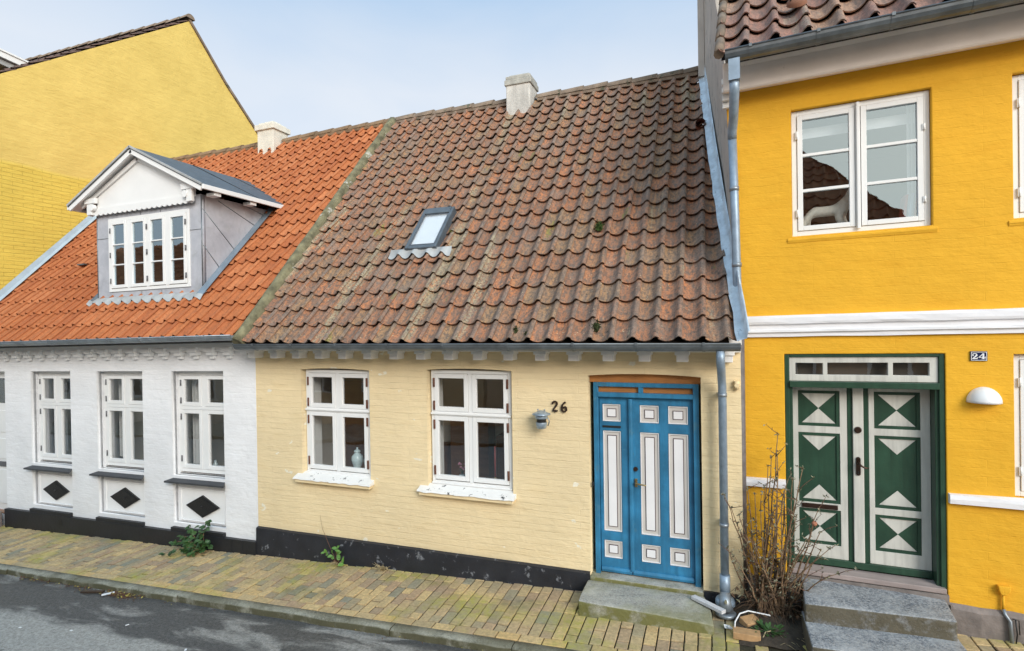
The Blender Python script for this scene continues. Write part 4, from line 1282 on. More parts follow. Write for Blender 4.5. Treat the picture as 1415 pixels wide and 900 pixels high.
# dormer lower apron flashing & side flashing
b = B(); n = 44; P = []
for i in range(n+1):
    x = -8.74+2.26*i/n; ph = ((x+11.35)/.2005) % 1.0
    hh = next(((PROF[k][1]+(PROF[k+1][1]-PROF[k][1])*(ph-PROF[k][0])/(PROF[k+1][0]-PROF[k][0])) for k in range(len(PROF)-1) if PROF[k][0] <= ph <= PROF[k+1][0]), .03)
    v_ = (dz0-.02-EZ8)/vd8.z
    P.append([b.bm.verts.new(onroof(x, v_-.115-.03*(.5+.5*cos(2*pi*(ph-.33))), hh+.046, o8, vd8, dn8)), b.bm.verts.new(onroof(x, v_-.05, hh*.6+.058, o8, vd8, dn8)), b.bm.verts.new((x, DF-.006, dz0+.02))])
for i in range(n):
    for k in range(2):
        f = b.bm.faces.new((P[i][k], P[i+1][k], P[i+1][k+1], P[i][k+1])); f.smooth = True
obj('apron_flashing', b, MT['leadgrey'], dorm)
b = B()
for xx, s_ in ((DX1, 1), (DX0, -1)):
    za, zb = dz0-.02, dz1
    b.face([(xx+s_*.004, roofy(za)-.10, za), (xx+s_*.004, roofy(zb)-.10, zb), (xx+s_*.004, roofy(zb)+.06, zb), (xx+s_*.004, roofy(za)+.06, za)])
    A0 = onroof(xx+s_*.004, .85, .03, o8, vd8, dn8); 
    b.face([onroof(xx+s_*.004, (za-EZ8)/vd8.z-.05, .075, o8, vd8, dn8), onroof(xx+s_*.09, (za-EZ8)/vd8.z-.05, .045, o8, vd8, dn8), onroof(xx+s_*.09, (zb-EZ8)/vd8.z, .045, o8, vd8, dn8), onroof(xx+s_*.004, (zb-EZ8)/vd8.z, .075, o8, vd8, dn8)])
objs('side_flashing', b, simple('blue_flashing', (.20, .25, .30), .5, .15, 6, metal=.3), dorm)
shear_tree(H28, .016, -5.4)

# steps at the white door, far left
b = B(); b.slab([(-11.5, -.30), (-10.44, -.30), (-10.44, -.06), (-11.5, -.06)], -.5, -.12)
b.slab([(-11.5, -.52), (-10.46, -.52), (-10.46, -.3005), (-11.5, -.3005)], -.5, -.24)
o = obj('stone_steps', b, MT['stonegrey'], None, bevel=.015); rebase(o, (-10.9, -.3, -.38))
tag(o, 'rough grey stone steps at the left edge, before the white panelled door', 'steps')

# ================================================================ far yellow gable house
GH = empty('gable_house', 'tall house at far left showing a windowless bright yellow gable end wall', 'house', (-11.4, 4.0, -.4))
GX = -11.17
b = B()
poly = [(.26, -.6), (.26, 6.91), (4.02, 9.74), (5.0, 8.68), (5.97, 7.80), (9.2, 4.9), (9.2, -.6)]
A = [b.bm.verts.new((GX, p[0], p[1])) for p in poly]; C_ = [b.bm.verts.new((GX-.3, p[0], p[1])) for p in poly]
b.bm.faces.new(A); b.bm.faces.new(C_[::-1])
for i in range(len(poly)): b.bm.faces.new((A[i], A[(i+1) % 7], C_[(i+1) % 7], C_[i]))
obj('gable_wall', b, MT['gable'], GH)
b = B(); b.box(-19, GX-.301, .26, .5, -.6, 6.9); b.box(-19, GX-.301, 8.95, 9.2, -.6, 4.8); obj('wall', b, MT['gablefront'], GH)
# roof as tiles along the verge
vg = Vector((0, 4.02+.45, 9.74-6.37)); 
rf = tile_roof('roof', MT['brownroof'], GH, (0, -.45, 6.375), vg, -17.19, 30, 17, .2005, vg.length/17, seed=21, wav=.008, amp=.5)
b = B()
bk = [(4.02, 9.80), (5.0, 8.74), (5.97, 7.86), (9.4, 4.8)]
for (ya, za), (yb, zb) in zip(bk, bk[1:]): b.box(-19, GX+.03, ya, yb, 0, 0) if False else b.slab([(-19, ya, za), (GX+.03, ya, za), (GX+.03, yb, zb), (-19, yb, zb)], 0, 0) if False else None
for (ya, za), (yb, zb) in zip(bk, bk[1:]):
    T = [(-19, ya, za), (GX+.03, ya, za), (GX+.03, yb, zb), (-19, yb, zb)]
    top = [b.bm.verts.new((p[0], p[1], p[2]+.03)) for p in T]; bot = [b.bm.verts.new((p[0], p[1], p[2]-.05)) for p in T]
    b.bm.faces.new(top); b.bm.faces.new(bot[::-1])
    for i in range(4): b.bm.faces.new((top[i], bot[i], bot[(i+1) % 4], top[(i+1) % 4]))
ridge_run(b, -19, GX+.05, 4.02, 9.78, .10, .38, 33)
obj('back_slope', b, MT['ridgem'], rf)
b = B(); T = [(-17.1, -.45, 6.40), (GX, -.45, 6.40), (GX, 4.02, 9.76), (-17.1, 4.02, 9.76)]
b.face(T); obj('roof_underlay', b, MT['underlay'], rf)
# dormer on its street slope (only a corner shows)
b = B()
b.box(-14.5, -11.9, .3, 1.6, 6.6, 7.42); gd = obj('dormer', b, MT['gablefront'], GH)
b = B()
def slope_box(b, x0, x1, y0, y1, za, zb, t, mi=0):
    P = [(x0,y0,za),(x1,y0,za),(x1,y1,zb),(x0,y1,zb)]
    top = [b.bm.verts.new(p) for p in P]; bot = [b.bm.verts.new((p[0],p[1],p[2]-t)) for p in P]
    b.bm.faces.new(top); b.bm.faces.new(bot[::-1])
    for i in range(4): b.bm.faces.new((top[i], bot[i], bot[(i+1) % 4], top[(i+1) % 4]))
slope_box(b, -14.6, -11.62, .1, 1.17, 7.66, 7.55, .10)
slope_box(b, -14.6, -11.60, .08, 1.20, 7.68+.012, 7.57+.012, .03)
obj('dormer_roof', b, MT['white'], gd)
b = B(); slope_box(b, -14.5, -11.68, .15, 1.10, 7.545, 7.44, .09); obj('fascia', b, MT['leadgrey'], gd)

# ================================================================ NO. 24: bright yellow townhouse
A24 = radians(4.3)
O24 = Vector((.27, .12, 0))
H24 = empty('yellow_townhouse', 'two-storey bright orange-yellow townhouse with white bands and green and cream door', 'house', tuple(O24), -A24, local=True)
M24 = Matrix.Translation(O24) @ Matrix.Rotation(-A24, 4, 'Z')
def xf24(p): return M24 @ Vector(p)
S1 = 8.0
W24 = [(.440, 1.468, 3.425, 4.555), (1.985, 3.01, 3.425, 4.555), (1.975, 3.00, 1.235, 2.365)]
holes = [rect(*q) for q in W24] + [rect(.362, 1.540, .30, 2.372)] + [rect(4.6, 5.6, 3.425, 4.555), rect(4.6, 5.6, 1.235, 2.365)]
b = wall_plate([(.0, -.2), (S1, -.2), (S1, 4.95), (-.11, 4.95), (.0, 2.7)], holes, .30, 0.0)
# soften the corner a little
obj('wall', b, MT['wall24'], H24, bevel=.012)
# rear and right walls
b = B(); b.box(S1-.2, S1, .301, 7, -.2, 4.9); b.box(0, S1, 6.8, 7, -.2, 4.9); objs('rear_wall', b, MT['wall24'], H24)
# rendered gable above the cottage roof (world coordinates -> local)
Mi = M24.inverted()
def loc24(p): return Mi @ Vector(p)
b = B()
gp = [(.262, .125), (.205, .55), (-.045, 3.30)]
T = []
top_z = lambda y: 5.0 + min(max(0, (y-.0)), 3.6)*1.05 if y < 3.5 else 8.7
poly = [(.258, .121), (.245, .30), (-.035, 3.15), (-.045, 3.40), (.55, 7.0)]
A = []; C_ = []
for (x, y) in poly:
    lean = -.11 if y < .5 else 0
    A.append((b.bm.verts.new(loc24((x, y, -.2))), b.bm.verts.new(loc24((x, y, 2.7))))); C_.append(b.bm.verts.new(loc24((x+lean, y, 5.33+1.028*(y-.12) if y < 3.5 else 8.3))))
for i in range(len(poly)-1):
    b.bm.faces.new((A[i][0], A[i+1][0], A[i+1][1], A[i][1]))
    b.bm.faces.new((A[i][1], A[i+1][1], C_[i+1])); b.bm.faces.new((A[i][1], C_[i+1], C_[i]))
obj('side_wall', b, MT['render'], H24)
b = B()
def wbox(x0, x1, y0, y1, z0, z1):
    P = [loc24(p) for p in ((x0,y0,z0),(x1,y0,z0),(x1,y1,z0),(x0,y1,z0),(x0,y0,z1),(x1,y0,z1),(x1,y1,z1),(x0,y1,z1))]
    v = [b.bm.verts.new(p) for p in P]
    for q in ((0,3,2,1),(4,5,6,7),(0,1,5,4),(1,2,6,5),(2,3,7,6),(3,0,4,7)): b.bm.faces.new([v[i] for i in q])
wbox(-.105, -.02, 2.95, 3.25, 6.2, 9.2)
obj('gable_board', b, MT['renderlight'], H24)
# plinth
b = B(); n = 30
for (sa, sb) in ((1.545, 4.5), (4.5, 8.0)):
    P = []
    for i in range(n+1):
        s_ = sa+(sb-sa)*i/n; wv = noise.noise(Vector((s_*6, 3, 3)))*.012
        P.append([b.bm.verts.new((s_, -.004, .335+wv)), b.bm.verts.new((s_, -.04+wv, .30+wv)), b.bm.verts.new((s_, -.05+wv*1.5, -.1))])
    for i in range(n):
        for k in range(2): b.bm.faces.new((P[i][k], P[i+1][k], P[i+1][k+1], P[i][k+1]))
b.box(1.545, 1.56, -.05, .0, -.1, .33); b.box(.0, .362, -.03, -.001, -.1, .33); b.box(.3625, 1.544, -.022, .10, -.1, .398)
obj('plinth', b, MT['stonegrey'], H24)
# band course
b = B()
def wavy(b, s0, s1, prof, step=.08, amp=.004, seed=1):
    n = int((s1-s0)/step); P = []
    for i in range(n+1):
        s_ = s0+(s1-s0)*i/n
        P.append([b.bm.verts.new((s_, w_ + noise.noise(Vector((s_*3, k*4, seed)))*amp, z_ + noise.noise(Vector((s_*2.2, k*7, seed+5)))*amp*1.3)) for k, (w_, z_) in enumerate(prof)])
    for i in range(n):
        for k in range(len(prof)-1):
            f = b.bm.faces.new((P[i][k], P[i+1][k], P[i+1][k+1], P[i][k+1]))
    b.bm.faces.new(P[0]); b.bm.faces.new(P[-1][::-1])
wavy(b, .012, S1, [(.0, 2.722), (-.05, 2.722), (-.055, 2.70), (-.055, 2.665), (-.05, 2.645), (-.03, 2.634), (-.03, 2.600), (-.043, 2.592), (-.043, 2.572), (-.024, 2.560), (-.024, 2.530), (.0, 2.528)], .1, .005)
obj('band_course', b, MT['band'], H24)
b = B(); wavy(b, .015, .361, [(0, 1.237), (-.05, 1.232), (-.055, 1.20), (-.05, 1.165), (0, 1.162)], .05); wavy(b, 1.548, S1, [(0, 1.237), (-.05, 1.232), (-.055, 1.20), (-.05, 1.160), (0, 1.157)], .08)
obj('sill_band', b, MT['band'], H24)
# eaves cornice
b = B(); b.sweep([(0, 4.80), (-.17, 4.752), (-.185, 4.77), (-.20, 4.95), (-.23, 5.0), (0, 5.0)], (-.115, 0, 0), (S1, 0, 0), (0,1,0), (0,0,1), 0)
co = obj('cornice', b, MT['cornice24'], H24, bevel=.008)
b = B()
for k in range(4): b.box(-.128, -.05, -.05-.045*k, -.0, 4.66+.055*k, 4.66+.055*(k+1)-.001)
obj('cornice_return', b, MT['corbel'], co, bevel=.006)
# roof
v24 = Vector((0, 3.5, 3.6)).normalized()
rf24 = tile_roof('roof', MT['roof24'], H24, (0, -.36, 5.03), v24, -.13, 35, 15, .235, .315, seed=31, wav=.02, amp=1.25, jit=2.0)
b = B()
o24 = (0, -.36, 5.03); dn24 = Vector((0, -v24.z, v24.y))
b.face([onroof(-.12, .03, -.075, o24, v24, dn24), onroof(S1, .03, -.075, o24, v24, dn24), onroof(S1, 4.9, -.075, o24, v24, dn24), onroof(-.12, 4.9, -.075, o24, v24, dn24)])
b.face([(-.04, -.36, 4.99), (S1, -.36, 4.99), (S1, 0, 4.97), (-.04, 0, 4.97)])
b.face([(-.04, 3.05, 8.5), (S1, 3.05, 8.5), (S1, 7, 4.9), (-.04, 7, 4.9)])
obj('roof_underlay', b, MT['underlay'], rf24)
b = B()
for k in range(15):
    p0 = onroof(-.135, .315*k, .0, o24, v24, dn24); p1 = onroof(-.135, .315*(k+1)+.02, -.01, o24, v24, dn24)
    b.tube([p0, p1], [.045, .04], 8)
obj('verge_tile', b, MT['ridgem'], rf24)
# ventilated tile
b = B(); c_ = onroof(.50, .60, .085, o24, v24, dn24)
prf = []
rt_ = Matrix.Translation(c_) @ Matrix((Vector((1,0,0)), v24, dn24)).transposed().to_4x4()
b.lathe([(.085, -.03), (.08, .0), (.055, .025), (.0, .032)], (0,0,0), 16); b.bm.transform(rt_)
vt = obj('vent_tile', b, simple('vent_terracotta', (.22, .10, .06), .85, .2), rf24)
b = B()
for i in range(-2, 3):
    for j in range(-1, 2): b.tube([rt_ @ Vector((i*.026, j*.03, .022)), rt_ @ Vector((i*.026, j*.03, .036-.003*abs(i)))], .008, 6)
obj('vent_holes', b, MT['black'], vt)
# gutter + downpipe
b = B(); half_gutter(b, -.08, S1, -.43, 4.985, .075)
gt = obj('gutter', b, MT['zincdark'], H24)
for gx in (.12, .62, 1.12, 1.62, 2.2, 2.8, 3.6, 4.4): obj('bracket', gutter_bracket(gx, -.43, 4.985, .075), MT['zincdark'], gt)
b = B()
b.box(-.055, .035, -.475, -.385, 4.74, 4.92)
b.tube([(-.01, -.43, 4.78), (-.012, -.40, 4.66), (-.03, -.20, 4.50), (-.045, -.085, 4.42), (-.046, -.068, 4.36)], .040, 14)
b.tube([(-.046, -.066, 4.40), (-.030, -.064, 3.6), (-.018, -.062, 2.75), (-.008, -.055, 2.55)], .037, 14)
dp = obj('downpipe', b, MT['zincpipe'], H24, bevel=.0)
b = B(); b.tube([(-.006, -.055, 2.56), (-.006, -.055, .12)], .040, 14); obj('lower_pipe', b, simple('old_dark_pipe', (.13, .115, .115), .6, .3, 12), dp)
for zz in (3.9, 3.2):
    b = B(); xc_ = -.03-.018*(zz-3.6); b.tube([(xc_, -.065, zz-.018), (xc_, -.065, zz+.018)], .043, 14); obj('pipe_clamp', b, MT['zinc'], dp)
# upstairs windows
def win24(s0, s1, z0, z1, k, glassm, bars):
    f_ = .042; xc = (s0+s1)/2
    L = [(s0+f_, xc-.02, z0+f_, z1-f_), (xc+.02, s1-f_, z0+f_, z1-f_)]
    hg = [(s0+f_, z1-.22, .07), (s0+f_, z0+.2, .07), (s1-f_, z1-.3, .05), (s1-f_, z0+.22, .05)]
    fr = casement(H24, s0, s1, z0, z1, .045, L, MT['white'], glassm, MT['white'], f_, .042, bars=bars, hinges=hg, depth=.07)
    b_ = B(); b_.box(xc-.012, xc+.012, .012, .034, z0+.02, z1-.01); obj('astragal', b_, MT['white'], fr, bevel=.004)
    b_ = B(); b_.box(s0-.005, s1+.005, .116, .34, z0-.012, z0+.03); obj('inner_sill', b_, MT['white'], fr)
    return fr
bars3 = [('h', .333, .026), ('h', .667, .026)]
U1 = win24(.444, 1.464, 3.43, 4.55, 0, MT['glassup'], bars3)
U2 = win24(1.989, 3.006, 3.43, 4.55, 1, MT['glassup'], bars3)
G1 = win24(1.979, 2.996, 1.24, 2.36, 2, MT['glassup'], bars3)
U3 = win24(4.604, 5.596, 3.43, 4.55, 1, MT['glassup'], bars3); G2 = win24(4.604, 5.596, 1.24, 2.36, 2, MT['glassup'], bars3)
# little yellow ledges under the upper windows
b = B()
for s0, s1 in ((.40, 1.50), (1.95, 3.05), (4.56, 5.64)):
    b.sweep([(.02, 3.424), (-.010, 3.405), (-.012, 3.39), (-.003, 3.365), (.02, 3.36)], (s0, 0, 0), (s1, 0, 0), (0,1,0), (0,0,1), 0)
objs('window_ledge', b, MT['wall24'], H24, bevel=.004)
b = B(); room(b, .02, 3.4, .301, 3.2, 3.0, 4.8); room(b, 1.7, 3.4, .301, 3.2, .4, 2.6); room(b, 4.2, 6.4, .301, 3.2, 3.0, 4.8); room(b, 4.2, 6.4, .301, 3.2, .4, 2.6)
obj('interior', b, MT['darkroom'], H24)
# white curtain strips in the upper left window
b = B()
for k in range(7):
    x = 1.33+.014*k
    b.box(x, x+.012, .16+.012*(k % 2), .17+.012*(k % 2), 3.47, 4.50)
b.box(.49, 1.42, .17, .175, 4.33, 4.42)
obj('curtain', b, MT['curtain'], U1)
# green door
b = B()
b.box(.364, .428, .03, .28, .47, 2.37); b.box(1.474, 1.538, .03, .28, .33, 2.37)
b.box(.428, 1.474, .03, .10, 2.345, 2.37); b.box(.364, .400, .012, .0295, .50, 2.37); b.box(1.500, 1.538, .012, .0295, .33, 2.37)
b.box(.400, 1.500, .012, .0295, 2.345, 2.37)
b.box(.402, 1.498, -.012, .155, 2.075, 2.128)
b.box(.428, 1.474, .14, .20, .452, .512)
door4 = obj('green_door', b, MT['green'], H24, bevel=.004)
# transom
b = wall_plate(rect(.402, 1.498, 2.130, 2.343), [rect(.452, .668, 2.185, 2.293), rect(.703, 1.152, 2.185, 2.293), rect(1.187, 1.440, 2.185, 2.293)], .05, .028)
tr_ = obj('transom_window', b, MT['cream'], door4, bevel=.003)
b = B(); b.face([(.44, .06, 2.17), (1.45, .06, 2.17), (1.45, .06, 2.30), (.44, .06, 2.30)]); obj('pane', b, MT['glass'], tr_)
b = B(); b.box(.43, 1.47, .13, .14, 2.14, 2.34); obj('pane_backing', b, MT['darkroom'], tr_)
DW = .16
def leaf24(s0, s1, pa, pb):
    ps = [(.63, .950), (1.008, 1.645), (1.705, 2.030)]
    bb = wall_plate(rect(s0, s1, .513, 2.074), [rect(pa, pb, a, c) for a, c in ps], .03, DW)
    bb.box(s0+.003, s1-.003, DW+.031, DW+.04, .515, 2.07)
    lf = obj('door_leaf', bb, MT['cream'], door4, bevel=.002)
    g_ = B(); g_.box(pa+.0, pb-.0, DW+.0005+.0, DW+.004, .566, .572); 
    obj('groove', g_, MT['plum'], door4)
    for k, (a, c) in enumerate(ps):
        p = B(); e = .0
        m_ = .026
        # moulding frame (mitred look by four bars) and raised field
        for q in ((pa+.001, pa+m_, a+.001, c-.001), (pb-m_, pb-.001, a+.001, c-.001), (pa+m_, pb-m_, a+.001, a+m_), (pa+m_, pb-m_, c-m_, c-.001)):
            p.box(q[0], q[1], DW+.006, DW+.0305, q[2], q[3], 0)
        p.box(pa+m_, pb-m_, DW+.017, DW+.0305, a+m_, c-m_, 0)
        i_ = m_+.002; xa, xb, za, zb = pa+i_, pb-i_, a+i_, c-i_; xc = (xa+xb)/2
        h = (zb-za)/2 if k != 1 else .135
        p.prism([(xa+.004, zb), (xb-.004, zb), (xc, zb-h+.0015)], DW+.0145, DW+.0168, 1)
        p.prism([(xa+.004, za), (xb-.004, za), (xc, za+h-.0015)], DW+.0145, DW+.0168, 1)
        obj('door_panel', p, [MT['green'], MT['cream']], door4, bevel=.0)
    return lf
leaf24(.430, .864, .476, .808)
leaf24(1.028, 1.472, 1.069, 1.404)
b = B(); b.box(.866, .904, DW-.004, DW+.03, .513, 2.074); b.box(.988, 1.026, DW-.004, DW+.03, .513, 2.074); obj('door_stile', b, MT['green'], door4, bevel=.004)
b = B(); b.box(.905, .987, DW-.022, DW+.02, .513, 2.074); obj('door_post', b, MT['cream'], door4, bevel=.006)
b = B(); b.tube([(.943, DW-.023, 1.69), (.943, DW-.040, 1.69)], [.030, .024], 16); obj('lock', b, MT['bronze'], door4)
b = B(); b.box(.925, .960, DW-.032, DW-.0225, 1.305, 1.435); b.tube([(.9425, DW-.0225, 1.435), (.9425, DW-.032, 1.435)], .0175, 14); b.tube([(.9425, DW-.0225, 1.305), (.9425, DW-.032, 1.305)], .0175, 14)
b.tube([(.9425, DW-.03, 1.40), (.9425, DW-.07, 1.40), (.96, DW-.078, 1.385), (.99, DW-.078, 1.368), (1.015, DW-.076, 1.372)], [.011, .010, .009, .008, .005], 8)
obj('handle', b, MT['bronze'], door4)
b = B(); b.box(.9375, .9475, DW-.034, DW-.031, 1.30, 1.325); obj('keyhole', b, MT['black'], door4)
b = B(); b.box(.498, .785, DW-.012, DW-.0005, .957, .998); obj('letter_slot', b, MT['bronze'], door4, bevel=.003)
b = B(); b.slab([(.40, -.02), (1.53, -.02), (1.50, .14), (.43, .14)], .405, .448); obj('threshold', b, simple('worn_wood_threshold', (.36, .29, .27), .6, .2, 5, streak=(1.5, 14, 14)), door4, bevel=.006)
# wall behind the door so nothing shows through
shear_tree(H24, .014, 0)

# stone steps of no. 24
def stone(name, poly, z0, z1, mat, label, cat, seed, base, sub=5, amp=.012, group=None):
    bb = B(); bb.slab(poly, z0, z1)
    bmesh.ops.subdivide_edges(bb.bm, edges=bb.bm.edges, cuts=sub, use_grid_fill=True)
    bmesh.ops.bevel(bb.bm, geom=[e for e in bb.bm.edges if e.calc_face_angle(0) > .6], offset=.014, segments=3, affect='EDGES', profile=.5)
    for v in bb.bm.verts:
        p = v.co*3.2; v.co += Vector((noise.noise(p+Vector((seed,0,0))), noise.noise(p+Vector((0,seed,0))), noise.noise(p+Vector((0,0,seed)))*.5))*amp
    o = obj(name, bb, mat); rebase(o, base)
    for p_ in o.data.polygons: p_.use_smooth = True
    return tag(o, label, cat, group)
stone('stone_step', [(.705, -.43), (1.735, -.375), (1.80, .13), (.74, .17)], .15, .385, MT['step24'], 'upper grey-blue granite step directly under the green and cream door', 'step', 3, (1.24, -.1, .15))
stone('stone_step', [(.690, -.78), (1.76, -.72), (1.765, -.20), (.70, -.24)], .02, .235, MT['step24'], 'lower and larger grey-blue granite step, cut by the bottom edge of the picture', 'step', 8, (1.22, -.45, .08))
# step of no. 26
stone('stone_step', [(-1.175, -.475), (.005, -.52), (-.03, -.20), (-.075, -.036), (-1.165, -.036)], -.04, .135, MT['step26'], 'long mossy stone step in front of the blue door', 'step', 5, (-.57, -.25, .01), amp=.010)
exec_after = None

# ================================================================ houses across the street (seen only mirrored in the panes)
def opposite(x0, x1, yf, ez, rz, wallm, roofm, label, zg, hip=0.0):
    h = empty('opposite_house', label, 'house', ((x0+x1)/2, yf-2, zg), group='houses across the street')
    b = B(); b.box(x0, x1, yf-.3, yf, zg, ez); b.box(x0, x0+.3, yf-7, yf-.301, zg, ez); b.box(x1-.3, x1, yf-7, yf-.301, zg, ez); b.box(x0, x1, yf-7.3, yf-7.001, zg, ez)
    for xx in ((x0+.002, x1-.302) if not hip else (x0+.002,)):
        A = [(yf-.001, ez-.02), (yf-3.6, rz-.06), (yf-7.2, ez-.02)]
        va_ = [b.bm.verts.new((xx, p[0], p[1])) for p in A]; vb_ = [b.bm.verts.new((xx+.3, p[0], p[1])) for p in A]
        b.bm.faces.new(va_); b.bm.faces.new(vb_[::-1])
        for i in range(3): b.bm.faces.new((va_[i], va_[(i+1) % 3], vb_[(i+1) % 3], vb_[i]))
    obj('wall', b, wallm, h)
    v_ = Vector((0, -3.9, rz-ez+.3))
    r_ = tile_roof('roof', roofm, h, (0, yf+.3, ez-.1), v_, x0, int((x1-x0)/.25), int(v_.length/.33), .25, .33, seed=int(abs(x0)*7)+2, wav=.01, xmax=(lambda v: x1+.2-hip*v))
    hx_ = hip*v_.length
    b = B(); b.face([(x0, yf-3.6, rz), (x1-hx_, yf-3.6, rz), (x1, yf-7.4, ez-.1), (x0, yf-7.4, ez-.1)]); b.face([(x0, yf+.28, ez-.12), (x1, yf+.28, ez-.12), (x1-hx_, yf-3.6, rz), (x0, yf-3.6, rz)])
    if hip: b.face([(x1, yf+.28, ez-.12), (x1, yf-7.4, ez-.12), (x1-hx_, yf-3.6, rz)])
    obj('back_slope', b, MT['ridgem'], r_)
    n = max(1, int((x1-x0)/1.9))
    for i in range(n):
        xa = x0+.6+i*1.9
        b = B(); b.box(xa, xa+.9, yf+.001, yf+.03, zg+1.2, zg+2.4); w_ = obj('window', b, MT['white'], h)
        b = B(); b.box(xa+.07, xa+.42, yf+.0302, yf+.034, zg+1.27, zg+2.33); b.box(xa+.48, xa+.83, yf+.0302, yf+.034, zg+1.27, zg+2.33); obj('pane', b, MT['darkroom'], w_)
    return h
ochre = simple('ochre_render', (.50, .33, .16), .9, .1, 2, bump=.2); ochre2 = simple('brown_brick_wall', (.40, .27, .17), .9, .15, 2, bump=.3); pale = simple('pale_render', (.66, .62, .54), .9, .06, 2)
opposite(-6.2, 3.4, -9.4, 4.2, 8.2, ochre2, MT['roof28'], 'brown walled house with red tiled roof across the street, mirrored in the upstairs panes', -.3, hip=.62)
opposite(-15.0, -6.3, -9.4, 3.4, 6.4, ochre, MT['roof28'], 'low ochre house across the street, mirrored in the ground floor panes', -.7)
opposite(-30.0, -15.2, -9.6, 3.4, 6.6, pale, MT['roof28'], 'low pale house with orange roof across the street, mirrored in the dormer panes', -1.2)
opposite(3.6, 9.5, -9.8, 2.8, 5.2, pale, MT['roof24'], 'lowest pale house across the street, mirrored at the foot of the upstairs panes', .1)

# ================================================================ small things
def place(name, b, mats, base, label, cat, group=None, **k):
    o = obj(name, b, mats, **k); rebase(o, base); return tag(o, label, cat, group)

# wall lamp of no. 26 (galvanised, like a small bucket with a brimmed lid)
t = empty('wall_lamp', 'small galvanised bucket-shaped wall lamp with a brimmed lid beside the number 26', 'lamp', (-1.60, -.005, 1.72))
c0 = (-1.605, -.115, 1.72)
b = B(); b.lathe([(.0, .092), (.03, .090), (.055, .075), (.092, .060), (.094, .052), (.05, .045), (.0, .044)], c0, 24); obj('lid', b, MT['lampm'], t)
b = B(); b.lathe([(.064, .044), (.066, .02), (.060, .012)], c0, 24); b.lathe([(.055, -.025), (.057, -.04), (.048, -.085), (.02, -.095), (.0, -.096)], c0, 24); obj('body', b, MT['lampm'], t)
b = B(); b.lathe([(.050, .012), (.046, -.025)], c0, 24); obj('lamp_glass', b, MT['black'], t)
b = B(); b.tube([(-1.605, -.01, 1.73), (-1.605, -.06, 1.735)], .02, 10); b.tube([(-1.605+.062, -.10, 1.74), (-1.605+.075, -.085, 1.70), (-1.605+.06, -.09, 1.655)], .006, 6)
b.tube([(-1.64, -.115, 1.812), (-1.64, -.115, 1.826)], .008, 6); b.tube([(-1.57, -.115, 1.812), (-1.57, -.115, 1.826)], .008, 6)
obj('bracket', b, MT['zinc'], t)

# number 26: two wrought iron digits
def digit2(cx, cz, s):
    return [(cx-.5*s, cz+.42*s), (cx-.46*s, cz+.72*s), (cx-.2*s, cz+.97*s), (cx+.12*s, cz+.98*s), (cx+.36*s, cz+.8*s), (cx+.38*s, cz+.5*s), (cx+.2*s, cz+.12*s), (cx-.1*s, cz-.25*s), (cx-.4*s, cz-.62*s), (cx-.5*s, cz-.88*s), (cx-.1*s, cz-.82*s), (cx+.2*s, cz-.9*s), (cx+.52*s, cz-.78*s)]
def digit6(cx, cz, s):
    return [(cx+.35*s, cz+.98*s), (cx+.02*s, cz+.78*s), (cx-.28*s, cz+.4*s), (cx-.45*s, cz-.1*s), (cx-.40*s, cz-.58*s), (cx-.12*s, cz-.9*s), (cx+.22*s, cz-.88*s), (cx+.48*s, cz-.58*s), (cx+.46*s, cz-.15*s), (cx+.2*s, cz+.08*s), (cx-.02*s, cz-.02*s), (cx-.1*s, cz-.22*s)]
t = empty('house_number', 'wrought dark metal house number 26 on the pale yellow wall', 'house number', (-1.44, -.02, 1.84))
b = B(); b.ribbon(digit2(-1.487, 1.842, .052), [.016,.022,.017,.013,.018,.021,.02,.017,.015,.016,.022,.022,.014], -.022, -.012); obj('digit', b, simple('brown_iron_number', (.03, .016, .01), .4, .2, 20), t)
b = B(); b.ribbon(digit6(-1.395, 1.838, .052), [.022,.017,.018,.021,.021,.017,.015,.02,.022,.018,.017,.014], -.022, -.012); obj('digit', b, bpy.data.materials['brown_iron_number'], t)

# number plate 24
t = empty('house_number', 'small dark blue enamel plate with white number 24', 'house number', tuple(xf24((1.754, -.01, 2.36))), -A24)
def loc_(b): b.bm.transform(M24)
b = B(); b.box(1.699, 1.809, -.012, -.001, 2.335, 2.413); obj('plate', b, MT['navy'], t, bevel=.004, xf=M24) if False else None
b.bm.transform(Matrix.Translation(-Vector((1.754, -.01, 2.36))))
def plate_obj(name, b, mat, bevel=0):
    o = obj(name, b, mat, None, bevel=bevel); o.parent = t; return o
plate_obj('plate', b, MT['navy'], .003)
b = B()
for q in ((1.704, 1.804, 2.405, 2.4085), (1.704, 1.804, 2.3395, 2.343), (1.704, 1.7075, 2.343, 2.405), (1.8005, 1.804, 2.343, 2.405)): b.box(q[0], q[1], -.0145, -.0122, q[2], q[3])
b.bm.transform(Matrix.Translation(-Vector((1.754, -.01, 2.36)))); plate_obj('border', b, MT['enamel'])
b = B(); cz = 2.374
b.ribbon([(1.714, cz+.006), (1.716, cz+.017), (1.727, cz+.022), (1.738, cz+.018), (1.740, cz+.008), (1.732, cz-.002), (1.720, cz-.013), (1.713, cz-.0215)], [.006,.007,.005,.006,.011,.010,.006,.006], -.0145, -.0122)
b.ribbon([(1.712, cz-.0195), (1.727, cz-.019), (1.741, cz-.019)], [.006,.009,.007], -.0146, -.0123); b.ribbon([(1.742, cz-.023), (1.744, cz-.008)], [.005,.004], -.0147, -.0124); b.tube([(1.716, -.0145, cz+.006), (1.716, -.0122, cz+.006)], .0055, 10)
b.bm.transform(Matrix.Translation(-Vector((1.754, -.01, 2.36)))); plate_obj('digit', b, MT['enamel'])
b = B()
